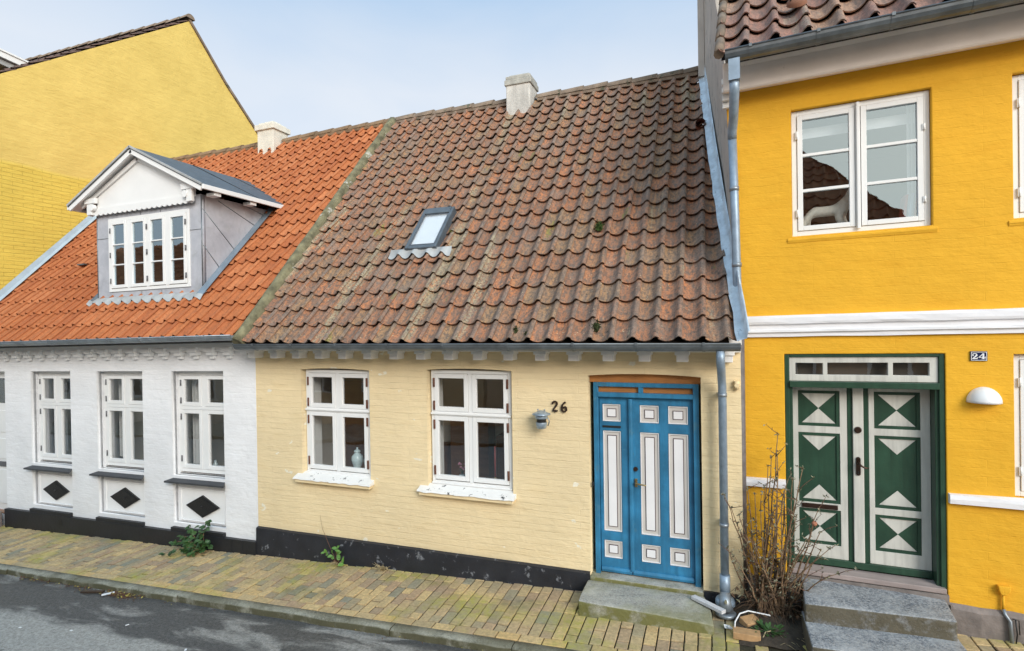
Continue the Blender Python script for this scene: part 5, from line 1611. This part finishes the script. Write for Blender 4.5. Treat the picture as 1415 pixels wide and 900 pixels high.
b.box(1.776, 1.787, -.0145, -.0122, cz-.022, cz+.023); b.ribbon([(1.780, cz+.022), (1.766, cz+.004), (1.753, cz-.009)], [.004,.005,.005], -.0146, -.0123); b.box(1.751, 1.796, -.0147, -.0121, cz-.012, cz-.007); b.box(1.769, 1.795, -.0148, -.0120, cz-.0235, cz-.0195); b.box(1.793, 1.796, -.01485, -.0119, cz-.016, cz-.003)
b.bm.transform(Matrix.Translation(-Vector((1.754, -.01, 2.36)))); plate_obj('digit', b, MT['enamel'])

# white half-dome lamp of no. 24
b = B(); n = 24; m_ = 10; Rw, Rh, Rd = .114, .125, .115
rows = []
for j in range(m_+1):
    ph = (pi/2)*j/m_
    row = []
    for i in range(n+1):
        th = pi*i/n
        row.append(b.bm.verts.new((1.785 - Rw*cos(th)*cos(ph), -.002 - Rd*sin(th)*cos(ph), 2.005 + Rh*sin(ph))))
    rows.append(row)
for j in range(m_):
    for i in range(n):
        f = b.bm.faces.new((rows[j][i], rows[j][i+1], rows[j+1][i+1], rows[j+1][i])); f.smooth = True
b.bm.faces.new(rows[0][::-1])
b.bm.transform(M24)
place('wall_lamp', b, MT['lamp24'], xf24((1.785, 0, 2.005)), 'white half-dome wall lamp under the number plate 24', 'lamp')

# painted junction box with conduit
t = empty('junction_box', 'small yellow painted junction box with a cable pipe, low on the bright yellow wall', 'junction box', tuple(xf24((1.885, -.02, .13))), -A24)
bo = Matrix.Translation(-Vector((1.885, -.02, .13)))
b = B(); b.prism([(1.85, .565), (1.93, .570), (1.928, .535), (1.905, .497), (1.868, .497), (1.855, .53)], -.045, -.001); b.bm.transform(bo); plate_obj('box', b, MT['wall24'], .006)
b = B(); b.tube([(1.887, -.02, .50), (1.887, -.02, .37)], .010, 8); b.bm.transform(bo); plate_obj('pipe', b, MT['wall24'])
b = B(); b.tube([(1.887, -.022, .38), (1.893, -.035, .345), (1.915, -.06, .31), (1.925, -.066, .13)], .014, 8); b.bm.transform(bo); plate_obj('cable_pipe', b, MT['zinc'])
b = B(); b.tube([(1.945, -.07, .33), (1.955, -.07, .22), (1.945, -.07, .13)], .005, 6); b.tube([(1.925, -.07, .335), (1.965, -.07, .33), (1.97, -.07, .22)], .004, 6); b.bm.transform(bo); plate_obj('wire', b, MT['black'])

# vases, flower, candlesticks behind the panes of no. 26
def vase(cx, cy, z, s, label):
    t = empty('vase', label, 'vase', (cx, cy, z))
    b = B(); b.lathe([(.0, .0), (.045*s, .0), (.042*s, .01), (.036*s, .03*s), (.06*s, .09*s), (.072*s, .14*s), (.066*s, .18*s), (.035*s, .215*s), (.030*s, .225*s), (.040*s, .235*s)], (cx, cy, z), 22); obj('body', b, MT['porcelain'], t)
    b = B(); b.lathe([(.041*s, .236*s), (.036*s, .25*s), (.012*s, .262*s), (.010*s, .27*s), (.014*s, .28*s), (.0, .288*s)], (cx, cy, z), 18); obj('lid', b, MT['porcelain'], t)
vase(-4.045, .215, .930, 1.0, 'larger pale lidded vase in the left cottage window, nearer the middle post')
vase(-3.895, .235, .930, .86, 'smaller pale lidded vase at the right edge of the left cottage window')
t = empty('potted_flower', 'small white pot with pink flowers on the sill of the middle cottage window', 'flower pot', (-2.64, .2, .94))
b = B(); b.lathe([(.0, 0), (.026, 0), (.034, .06), (.0, .062)], (-2.64, .2, .94), 16); obj('pot', b, MT['porcelain'], t)
b = B(); rnd = random.Random(3)
for k in range(9):
    a_ = k*2.4; p = Vector((-2.64+.035*cos(a_), .2+.035*sin(a_), 1.06+rnd.uniform(0, .09))); b.lathe([(.0, -.012), (.018, 0), (.0, .014)], p, 7)
obj('flowers', b, MT['petal'], t)
b = B()
for k in range(9):
    a_ = k*2.4; b.tube([(-2.64, .2, 1.0), (-2.64+.03*cos(a_), .2+.03*sin(a_), 1.07)], .003, 5)
obj('stems', b, MT['leaf'], t)
def candlestick(cx, cy, z, h, label, candle=True):
    t = empty('candlestick', label, 'candlestick', (cx, cy, z))
    b = B(); b.lathe([(.0, 0), (.045, 0), (.047, .006), (.02, .018), (.012, .03), (.016, .045), (.014, .06), (.0, .062)], (cx, cy, z), 18); obj('holder', b, MT['brass'], t)
    if candle:
        b = B(); b.tube([(cx, cy, z+.06), (cx, cy, z+h)], [.011, .009], 10); obj('candle', b, MT['candle'], t)
candlestick(-2.245, .215, .94, .40, 'brass candlestick with a tall thin red candle in the middle cottage window')
candlestick(-2.125, .235, .94, .0, 'empty low brass candlestick right of the red candle', False)

# plush horse and books behind the upstairs panes of no. 24
def skin_body(name, verts, edges, radii, mat, parent, sub=2, root=0):
    me = bpy.data.meshes.new(name); me.from_pydata([tuple(v) for v in verts], edges, [])
    o = bpy.data.objects.new(name, me); COL.objects.link(o)
    o.modifiers.new('skin', 'SKIN')
    for i, s_ in enumerate(me.skin_vertices[0].data):
        s_.radius = (radii[i], radii[i]); s_.use_root = (i == root)
    o.modifiers['skin'].use_smooth_shade = True
    sb = o.modifiers.new('sub', 'SUBSURF'); sb.levels = sub; sb.render_levels = sub
    dg = bpy.context.evaluated_depsgraph_get(); m2_ = bpy.data.meshes.new_from_object(o.evaluated_get(dg))
    bpy.data.objects.remove(o)
    o = bpy.data.objects.new(name, m2_); m2_.name = name; COL.objects.link(o); m2_.materials.clear(); m2_.materials.append(mat)
    for p in m2_.polygons: p.use_smooth = True
    o.parent = parent; return o
hb = Vector((.70, .195, 3.475))
t = empty('plush_horse', 'cream soft toy horse standing behind the lower left pane of the upstairs window', 'soft toy', tuple(xf24(hb)), -A24)
V = [(0,0,.20), (-.09,0,.205), (-.15,0,.19), (.09,0,.205), (.15,0,.215), (.20,0,.28), (.235,0,.36), (.29,0,.385), (.355,0,.34),
     (-.165,-.035,.12), (-.185,-.045,.065), (-.205,-.05,.012), (-.235,-.055,.0),
     (-.14,.04,.12), (-.13,.05,.06), (-.115,.05,.0),
     (.13,-.04,.12), (.155,-.05,.06), (.185,-.05,.012), (.225,-.055,.0),
     (.165,.04,.12), (.20,.05,.06), (.24,.05,.0),
     (.235,-.03,.425), (.235,.03,.425)]
Ed = [(0,1),(1,2),(0,3),(3,4),(4,5),(5,6),(6,7),(7,8),(2,9),(9,10),(10,11),(11,12),(2,13),(13,14),(14,15),(4,16),(16,17),(17,18),(18,19),(4,20),(20,21),(21,22),(6,23),(6,24)]
Rd_ = [.062,.066,.062,.064,.062,.052,.05,.045,.036,.042,.034,.030,.024,.042,.034,.028,.042,.034,.030,.024,.042,.034,.028,.010,.010]
skin_body('body', [Vector(v)*.93 for v in V], Ed, [r_*.82 for r_ in Rd_], MT['plush'], t)
b = B()
for k in range(10):
    b.tube([(-.185, .0+.004*k-.02, .20), (-.225-.004*(k % 3), -.02+.004*k, .15), (-.23+.004*(k % 4), -.02+.005*k, .07)], .006, 5)
obj('tail', b, MT['plushdark'], None).parent = t
b = B()
for k in range(12):
    u = k/11; b.tube([(.17+.06*u, 0, .28+.11*u), (.14+.05*u, -.02+.003*(k % 5), .26+.10*u)], .008, 5)
obj('mane', b, MT['plushdark'], None).parent = t
b = B(); b.tube([(.27, -.036, .372), (.27, -.044, .372)], .006, 8); obj('eye', b, MT['black'], None).parent = t
for k, (s_, ang, mm, hh, lab) in enumerate([(1.30, .10, 'book', .27, 'thin red book leaning upstairs, leftmost of the three books'), (1.335, .12, 'book2', .28, 'pale blue book between the two red books in the upstairs window'), (1.37, .14, 'book', .29, 'taller red book nearest the curtain in the upstairs window')]):
    b = B(); b.box(-.010, .010, -.09, .09, 0, hh, 0); b.box(-.0075, .0075, -.087, .0915, .003, hh-.003, 1)
    o = obj('book', b, [MT[mm], MT['cream']], None, bevel=.001)
    o.matrix_world = M24 @ Matrix.Translation((s_, .24, 3.475)) @ Matrix.Rotation(ang, 4, 'Y')
    tag(o, lab, 'book', 'books in the upstairs window')

# curtains in no. 28 (parts of its windows)
def curtain28(x0, x1):
    b = B(); n = int((x1-x0)/.02)
    P = [[(x0+(x1-x0)*i/n, .30+.012*sin(i*1.7), z_) for z_ in (.80, 2.1)] for i in range(n+1)]
    vs = [[b.bm.verts.new(p) for p in q] for q in P]
    for i in range(n):
        f = b.bm.faces.new((vs[i][0], vs[i+1][0], vs[i+1][1], vs[i][1])); f.smooth = True
    o = obj('curtain', b, MT['curtain'], H28)
for a, c in OPS: curtain28(a+.02, a+.33)
for cx_, lab in ((-6.40, 'small glass jar on the sill of the third white cottage window'), (-6.10, 'small glass bottle at the right end of the third white cottage window sill')):
    b = B(); b.lathe([(.0, 0), (.03, 0), (.032, .08), (.015, .10), (.015, .13), (.0, .131)], (cx_, .28, .765+.016*(cx_+5.4)), 14); place('glass_jar', b, MT['porcelain'], (cx_, .28, .765+.016*(cx_+5.4)), lab, 'jar')

# ---------------------------------------------------------------- plants
def leaf(b, p, d, up_, L, W, fold=.25, mi=0, curl=.15):
    d = Vector(d).normalized(); up_ = Vector(up_); s_ = d.cross(up_)
    if s_.length < 1e-3: s_ = d.orthogonal()
    s_.normalize(); n_ = s_.cross(d).normalized(); p = Vector(p)
    prof = [(0, .05), (.25, .8), (.5, 1.0), (.78, .62), (1.0, .03)]
    mid = []; le = []; ri = []
    for t_, w_ in prof:
        c_ = p + d*L*t_ - n_*L*curl*t_*t_
        mid.append(b.bm.verts.new(c_)); le.append(b.bm.verts.new(c_ + s_*W*.5*w_ + n_*W*fold*w_)); ri.append(b.bm.verts.new(c_ - s_*W*.5*w_ + n_*W*fold*w_))
    for i in range(4):
        for a_, c_ in ((le, mid), (mid, ri)):
            f = b.bm.faces.new((a_[i], c_[i], c_[i+1], a_[i+1])); f.material_index = mi; f.smooth = True

def rvec(rnd, s=1): return Vector((rnd.uniform(-1,1), rnd.uniform(-1,1), rnd.uniform(-1,1)))*s

# bramble at the white wall
rnd = random.Random(41)
t = empty('bramble_plant', 'dark green leafy bramble growing at the foot of the white wall', 'plant', (-6.22, -.10, -.19))
bs = B(); bl = B()
root = Vector((-6.22, -.085, -.20))
arcs = [((-6.08, -.12, .215), 1.0), ((-6.40, -.12, .11), .9), ((-6.20, -.14, .06), .8), ((-6.50, -.16, -.02), .8), ((-6.56, -.36, -.17), .7), ((-6.18, -.30, -.16), .7), ((-6.05, -.14, -.06), .7), ((-6.35, -.22, -.06), .7), ((-6.62, -.20, -.10), .6), ((-6.30, -.30, -.13), .6), ((-6.12, -.20, -.02), .6)]
for (tip, k) in arcs:
    tip = Vector(tip); mid = (root+tip)/2 + Vector((rnd.uniform(-.04,.04), -.03, .06))
    pts = [root, mid, tip]
    pts = [root.lerp(mid, .5), mid, mid.lerp(tip, .5) + Vector((0, 0, .02)), tip]
    bs.tube([root]+pts, [.006, .005, .004, .0035, .002], 6)
    for q in range(6):
        u = .25+.75*q/5
        base = root.lerp(mid, min(1, u*2)) if u < .5 else mid.lerp(tip, (u-.5)*2)
        for w_ in range(3):
            dd = Vector((rnd.uniform(-1,1), rnd.uniform(-1,.1), rnd.uniform(-.45,.5)))
            leaf(bl, base + rvec(rnd, .01), dd, Vector((0, -.6, .8))+rvec(rnd, .3), rnd.uniform(.045, .075), rnd.uniform(.035, .055), fold=.12)
leaf(bl, (-6.12, -.12, .20), (1, 0, .25), (0, -.5, .8), .09, .06, fold=.1); leaf(bl, (-6.16, -.12, .13), (-1, 0, -.1), (0, -.5, .8), .11, .05, fold=.1)
leaf(bl, (-6.24, -.12, .13), (-1, 0, -.2), (0, -.5, .8), .11, .045, fold=.1)
for k in range(26):
    a_ = rnd.uniform(0, 6.28); leaf(bl, root+Vector((cos(a_)*.16, -.04+sin(a_)*.07 - .04, rnd.uniform(.0, .16))), (cos(a_), sin(a_)-.4, rnd.uniform(-.3, .6)), Vector((0,-.4,.9))+rvec(rnd,.3), .065, .05, fold=.12)
obj('stems', bs, MT['stem'], t); obj('leaves', bl, MT['leaf'], t)

# weed and dry tuft at the black plinth of no. 26
rnd = random.Random(5)
t = empty('weed_plant', 'bright green weed at the foot of the black plinth, left of the dry tuft', 'plant', (-4.13, -.07, -.11))
bs = B(); bl = B(); bd = B(); root = Vector((-4.13, -.065, -.11))
bs.tube([root, root+Vector((-.10, -.01, .18)), root+Vector((-.22, -.0, .40)), root+Vector((-.26, .01, .56))], [.003, .0025, .002, .001], 5)
for (dx, dz) in ((.0, .20), (-.06, .13), (.06, .10), (-.16, .14), (.03, .15), (.09, .04)):
    tip = root+Vector((dx, -.04, dz)); bs.tube([root, (root+tip)/2+Vector((0, -.02, .02)), tip], [.003, .003, .002], 5)
    for q in range(3): leaf(bl, tip+rvec(rnd, .015), (rnd.uniform(-1, 1), rnd.uniform(-.8, .2), rnd.uniform(-.2, 1)), (0, -.8, .5), rnd.uniform(.05, .085), rnd.uniform(.025, .045), fold=.1)
for k in range(40):
    a_ = rnd.uniform(0, 6.28); r_ = rnd.uniform(.03, .11); bd.tube([root+rvec(rnd, .012), root+Vector((cos(a_)*r_*.6, -.03+sin(a_)*r_*.3, .045)), root+Vector((cos(a_)*r_, -.05+sin(a_)*r_*.6, rnd.uniform(.0, .07)))], [.003, .0022, .001], 4)
obj('stems', bs, MT['stemred'], t); obj('leaves', bl, MT['leaf2'], t); obj('dry_leaves', bd, MT['straw'], t)
t = None
b = B(); root = Vector((-3.52, -.075, -.085))
for k in range(46):
    a_ = rnd.uniform(0, 6.28); r_ = rnd.uniform(.03, .13)
    b.tube([root+rvec(rnd, .02), root+Vector((cos(a_)*r_*.6, -.02+sin(a_)*r_*.3, .05)), root+Vector((cos(a_)*r_, -.04+sin(a_)*r_*.5, rnd.uniform(.0, .11)))], [.0035, .003, .001], 4)
place('dry_grass_tuft', b, MT['straw'], root, 'dry straw-coloured tuft of grass at the black plinth under the middle window', 'grass tuft')

# bare shrub between the two houses
rnd = random.Random(77)
t = empty('bare_shrub', 'tall dry leafless shrub with brown stems between the cottage downpipe and the green door', 'shrub', (.46, -.12, .08))
bs = B(); bt = B(); bl = B(); bd = B()
tips = [(.551,-.10,1.69), (.47,-.08,1.40), (.50,-.06,1.47), (.66,-.10,1.30), (.73,-.18,1.42), (.16,-.16,1.02), (.22,-.2,.98), (.30,-.1,1.18), (.36,-.08,1.14), (.84,-.22,1.10), (.80,-.26,.98), (.90,-.30,.80), (.60,-.12,1.22), (.56,-.18,1.12), (.40,-.16,1.02), (.66,-.24,1.02), (.26,-.22,.80), (.74,-.28,.86), (.12,-.26,.70), (.95,-.34,.62), (.10,-.22,1.15), (.5,-.22,.92), (.62,-.2,1.34), (.44,-.1,1.22), (.34,-.24,.76), (.70,-.14,1.22), (.545,-.09,1.5), (.86,-.18,.74), (.60,-.28,.76), (.53,-.2,1.3)]
def bud(p, n=3, s=.022):
    for q in range(n):
        leaf(bl, p+rvec(rnd, .006), rvec(rnd)+Vector((0, -.2, .3)), rvec(rnd), rnd.uniform(.6, 1.3)*s, rnd.uniform(.3, .7)*s, fold=.2)
tips += [(t_[0]+rnd.uniform(-.07,.07), t_[1]+rnd.uniform(-.05,.05), t_[2]*rnd.uniform(.6,.92)) for t_ in tips[:10]]
for i, tp in enumerate(tips):
    tp = Vector(tp); r0 = Vector((.46+rnd.uniform(-.10, .12), -.12+rnd.uniform(-.07, .07), .07))
    mid = r0.lerp(tp, .5) + Vector((rnd.uniform(-.05, .05), rnd.uniform(-.03, .03), rnd.uniform(0, .08)))
    pts = [r0]
    for q in range(1, 9):
        u = q/8; p = r0*(1-u)**2 + mid*2*u*(1-u) + tp*u*u + rvec(rnd, .010); pts.append(p)
    pts[-1] = tp
    rad = [.0105*(1-.72*q/8)*rnd.uniform(.85, 1.1) for q in range(9)]
    bs.tube(pts, rad, 6)
    for q in range(2, 9):
        if rnd.random() < .8:
            d = Vector((rnd.uniform(-1,1), rnd.uniform(-1,.4), rnd.uniform(.2,1))).normalized(); L_ = rnd.uniform(.04, .17)
            e = pts[q]+d*L_; bt.tube([pts[q], pts[q]+d*L_*.5+rvec(rnd, .008), e], [.0032, .0026, .0016], 4)
            bud(e, 3); bud(pts[q]+d*L_*.5, 2, .018)
        bud(pts[q], 2, .02)
    bud(tp, 4, .028)
# curled dead leaves and straw around the base
for k in range(260):
    a_ = rnd.uniform(0, 6.28); r_ = abs(rnd.gauss(0, .16)); h = rnd.uniform(.10, .55)*(1-min(.9, r_/.5))
    p = Vector((.50+cos(a_)*r_*1.1, -.14+sin(a_)*r_*.6, .10+h))
    leaf(bl if rnd.random() < .4 else bd, p, rvec(rnd), rvec(rnd), rnd.uniform(.02, .055), rnd.uniform(.01, .028), fold=.3, curl=.5)
for k in range(130):
    a_ = rnd.uniform(0, 6.28); r_ = rnd.uniform(.05, .30); r0 = Vector((.46+rnd.uniform(-.12,.16), -.12+rnd.uniform(-.08,.06), rnd.uniform(.10, .40)))
    e = r0+Vector((cos(a_)*r_*1.1, -abs(sin(a_))*r_*.7, rnd.uniform(-.28, .10))); e.z = max(e.z, .085)
    bd.tube([r0, r0.lerp(e, .5)+Vector((0, -.01, .05)), e], [.0028, .0022, .001], 4)
obj('branches', bs, MT['stem'], t); obj('twigs', bt, MT['stemred'], t); obj('dry_leaves', bl, MT['leafgrey'], t); obj('dead_growth', bd, simple('dead_brown_growth', (.10, .06, .035), .9, .5, 30), t)
# old reddish flower head
b = B(); b.lathe([(.0, -.02), (.02, -.005), (.022, .01), (.008, .024), (.0, .02)], (.80, -.27, .985), 10); obj('flower_head', b, simple('brick_flower', (.40, .16, .09), .8, .2, 40), t)

# low green weed in the soil patch
t = empty('ground_weed', 'low green weed rosette in the soil patch beside the loose brick', 'plant', (.46, -.42, .09))
b = B(); bd = B(); rnd = random.Random(8)
for k in range(70):
    a_ = rnd.uniform(0, 6.28); r_ = rnd.uniform(.0, .09); p = Vector((.43+cos(a_)*r_*1.2, -.40+sin(a_)*r_, .085+rnd.uniform(0, .03)))
    leaf(b, p, (cos(a_), sin(a_), rnd.uniform(.1, .9)), (0, 0, 1), rnd.uniform(.035, .06), rnd.uniform(.02, .034), fold=.12)
for k in range(60):
    p = Vector((rnd.uniform(.32, .70), rnd.uniform(-.56, -.30), .085)); d = rvec(rnd); d.z = abs(d.z)*.3; bd.tube([p, p+d*.05, p+d*.10+Vector((0,0,-.01))], [.002, .0018, .001], 4)
obj('leaves', b, MT['leaf'], t); obj('dry_stalks', bd, MT['straw'], t)

# loose bricks, cable, scraps, length of gutter
def rotbox(L, W, H, loc, rz, rx=0, ry=0):
    b = B(); b.box(-L/2, L/2, -W/2, W/2, 0, H); b.bm.transform(Matrix.Translation(loc) @ Matrix.Rotation(rz, 4, 'Z') @ Matrix.Rotation(rx, 4, 'X') @ Matrix.Rotation(ry, 4, 'Y')); return b
place('loose_brick', rotbox(.21, .105, .055, (.255, -.50, .062), -.02, .0), MT['brick_loose'], (.255, -.50, .062), 'whole loose brick lying flat at the edge of the soil patch, under the white cable', 'brick', 'loose bricks', bevel=.005)
place('loose_brick', rotbox(.15, .10, .055, (.29, -.30, .075), .7, .25), MT['brick_loose'], (.29, -.30, .075), 'mossy tilted loose brick half sunk in soil behind the flat one', 'brick', 'loose bricks', bevel=.006)
b = B(); b.tube([(.165, -.47, .10), (.17, -.44, .15), (.21, -.36, .185), (.28, -.30, .19), (.36, -.28, .175), (.45, -.27, .165), (.455, -.27, .16)], .006, 8)
place('white_cable', b, MT['plastic'], (.165, -.47, .10), 'bent white plastic cable arching over the loose bricks', 'cable')
b = B(); b.tube([(.36, -.57, .066), (.375, -.52, .09), (.40, -.47, .12), (.44, -.45, .125)], .004, 7)
place('white_cable', b, MT['straw'], (.36, -.57, .066), 'short pale dry stalk curving up beside the low green weed', 'stalk')
b = B()
for k, (x, y, r_) in enumerate(((.105, -.40, .3), (.13, -.42, 1.2))):
    bb = rotbox(.05, .035, .004, (x, y, .075+.01*k), r_, .5, .3)
    me_ = bpy.data.meshes.new('x'); bb.bm.to_mesh(me_); b.bm.from_mesh(me_)
place('paper_scrap', b, MT['plastic'], (.115, -.41, .07), 'crumpled white scrap beside the foot of the cottage downpipe', 'litter')
# angled gutter piece lying from the step onto the pipe shoe
b = B(); prof = [(-.03, 0), (.03, 0), (.03, .045), (.027, .045), (.027, .003), (-.027, .003), (-.027, .045), (-.03, .045)]
p0 = Vector((-.175, -.13, .145)); p1 = Vector((.085, -.345, .155)); d = (p1-p0).normalized(); side = d.cross(Vector((0,0,1))).normalized()
prof = [(-.027, 0), (.027, 0), (.027, .03), (-.027, .03)]
b.sweep(prof, p0, p1, side, side.cross(d))
place('drain_channel', b, MT['gutterpc'], p0, 'short scuffed white plastic channel lying on the step end against the downpipe', 'drain pipe', bevel=.003)
b = B(); b.lathe([(.0, .0), (.085, .0), (.09, .02), (.08, .03), (.05, .034), (.0, .034)], (.10, -.20, .075), 20); b.tube([(.10, -.14, .25), (.10, -.20, .105)], [.04, .07], 14)
place('drain_cover', b, MT['zinc'], (.10, -.20, .075), 'round grey metal drain cup at the foot of the cottage downpipe', 'drain')

# moss clumps on the old roof
def moss(x, z, s, label, mat, seed, ov=.03):
    v = (z-EZ)/vd.z; c_ = onroof(x, v, ov); rnd = random.Random(seed); b = B()
    for k in range(150):
        d = rvec(rnd).normalized(); d = Vector((d.x, d.y, d.z))
        p = c_ + Vector((1,0,0))*rnd.gauss(0, .32)*s*.6 + vd*rnd.gauss(0, .32)*s*.8 + dn*abs(rnd.gauss(0, .25))*s*.5
        leaf(b, p, (dn+rvec(rnd, .8)), rvec(rnd), s*rnd.uniform(.15, .35), s*.10, fold=.1)
    bb = bmesh.new(); bmesh.ops.create_icosphere(bb, subdivisions=3, radius=s*.42)
    for q in bb.verts: q.co *= 1+noise.noise(q.co*30)*.35
    fr_ = Matrix((Vector((1,0,0)), vd, dn)).transposed().to_4x4(); bb.transform(Matrix.Translation(c_) @ fr_ @ Matrix.Diagonal((.8, 1.1, .55, 1)))
    me_ = bpy.data.meshes.new('x'); bb.to_mesh(me_); b.bm.from_mesh(me_); bpy.data.meshes.remove(me_)
    place('moss_clump', b, mat, c_, label, 'moss', 'moss clumps on the old roof')
moss(-1.165, 3.75, .12, 'largest bright green moss cushion high on the old brown roof, above the blue door', MT['moss'], 1)
moss(-1.02, 2.62, .11, 'dark moss wedge in the lowest tile row above the blue door', MT['mossdark'], 2)
moss(-1.83, 2.60, .075, 'small dark moss clump at the eaves, left of two mid-roof', MT['mossdark'], 3)
moss(-1.70, 2.565, .055, 'smallest dark moss clump at the eaves, right of two mid-roof', MT['mossdark'], 4)
moss(-3.075, 3.86, .08, 'yellow-green moss against the right side of the skylight', simple('yellow_moss', (.16, .17, .03), .95, .3, 30), 6, ov=.02)

# leaf litter and bits in the gutter of the road
rnd = random.Random(12); b = B()
def zr(x, y): return .058+.04*x-.0236 + (-.060 + (.04)*(max(0, min(1, (-1.13-y)/1.47))))
def bit(x, y, s):
    z = zr(x, y)+.004
    leaf(b, (x, y, z+rnd.uniform(0, .01)), (rnd.uniform(-1,1), rnd.uniform(-1,1), rnd.uniform(-.1,.3)), (0, 0, 1), s, s*.5, fold=.2, mi=0 if rnd.random() < .8 else 1)
for k in range(240): bit(rnd.gauss(-6.20, .14), -1.115-abs(rnd.gauss(0, .05)), rnd.uniform(.012, .04))
for k in range(70): bit(rnd.gauss(-7.7, .25), -1.115-abs(rnd.gauss(0, .03)), rnd.uniform(.012, .035))
for k in range(60): bit(rnd.gauss(-6.9, .15), -1.115-abs(rnd.gauss(0, .04)), rnd.uniform(.012, .03))
for k in range(150): bit(rnd.uniform(-11, 0), -1.11-abs(rnd.gauss(0, .03)), rnd.uniform(.008, .02))
o = obj('leaf_litter', b, [MT['dead'], simple('yellow_leaf', (.45, .36, .08), .8)]); tag(o, 'small brown dead leaves gathered along the kerb in the road gutter', 'leaf litter', kind='stuff')
place('wood_stick', rotbox(.26, .035, .02, (-6.62, -1.19, zr(-6.62, -1.19)+.005), .35), simple('wet_stick', (.05, .03, .018), .6, .3, 30), (-6.62, -1.19, zr(-6.62, -1.19)), 'short dark wet stick lying in the road gutter left of the leaf pile', 'stick', bevel=.004)
place('paper_scrap', rotbox(.12, .035, .004, (-6.38, -1.18, zr(-6.38, -1.18)+.012), .9, .1), MT['plastic'], (-6.38, -1.18, zr(-6.38, -1.18)), 'flat white scrap beside the leaf pile in the road gutter', 'litter')

# aerial specks on the road: small white chips
for k, (x, y) in enumerate(((-5.9, -1.85), (-5.45, -1.62), (-4.45, -1.80), (-6.5, -1.95))):
    place('paper_scrap', rotbox(.03, .018, .003, (x, y, zr(x, y)+.003), k*1.1), MT['plastic'], (x, y, zr(x, y)), 'tiny white speck of litter out on the open grey asphalt', 'litter', 'tiny white specks on the road')
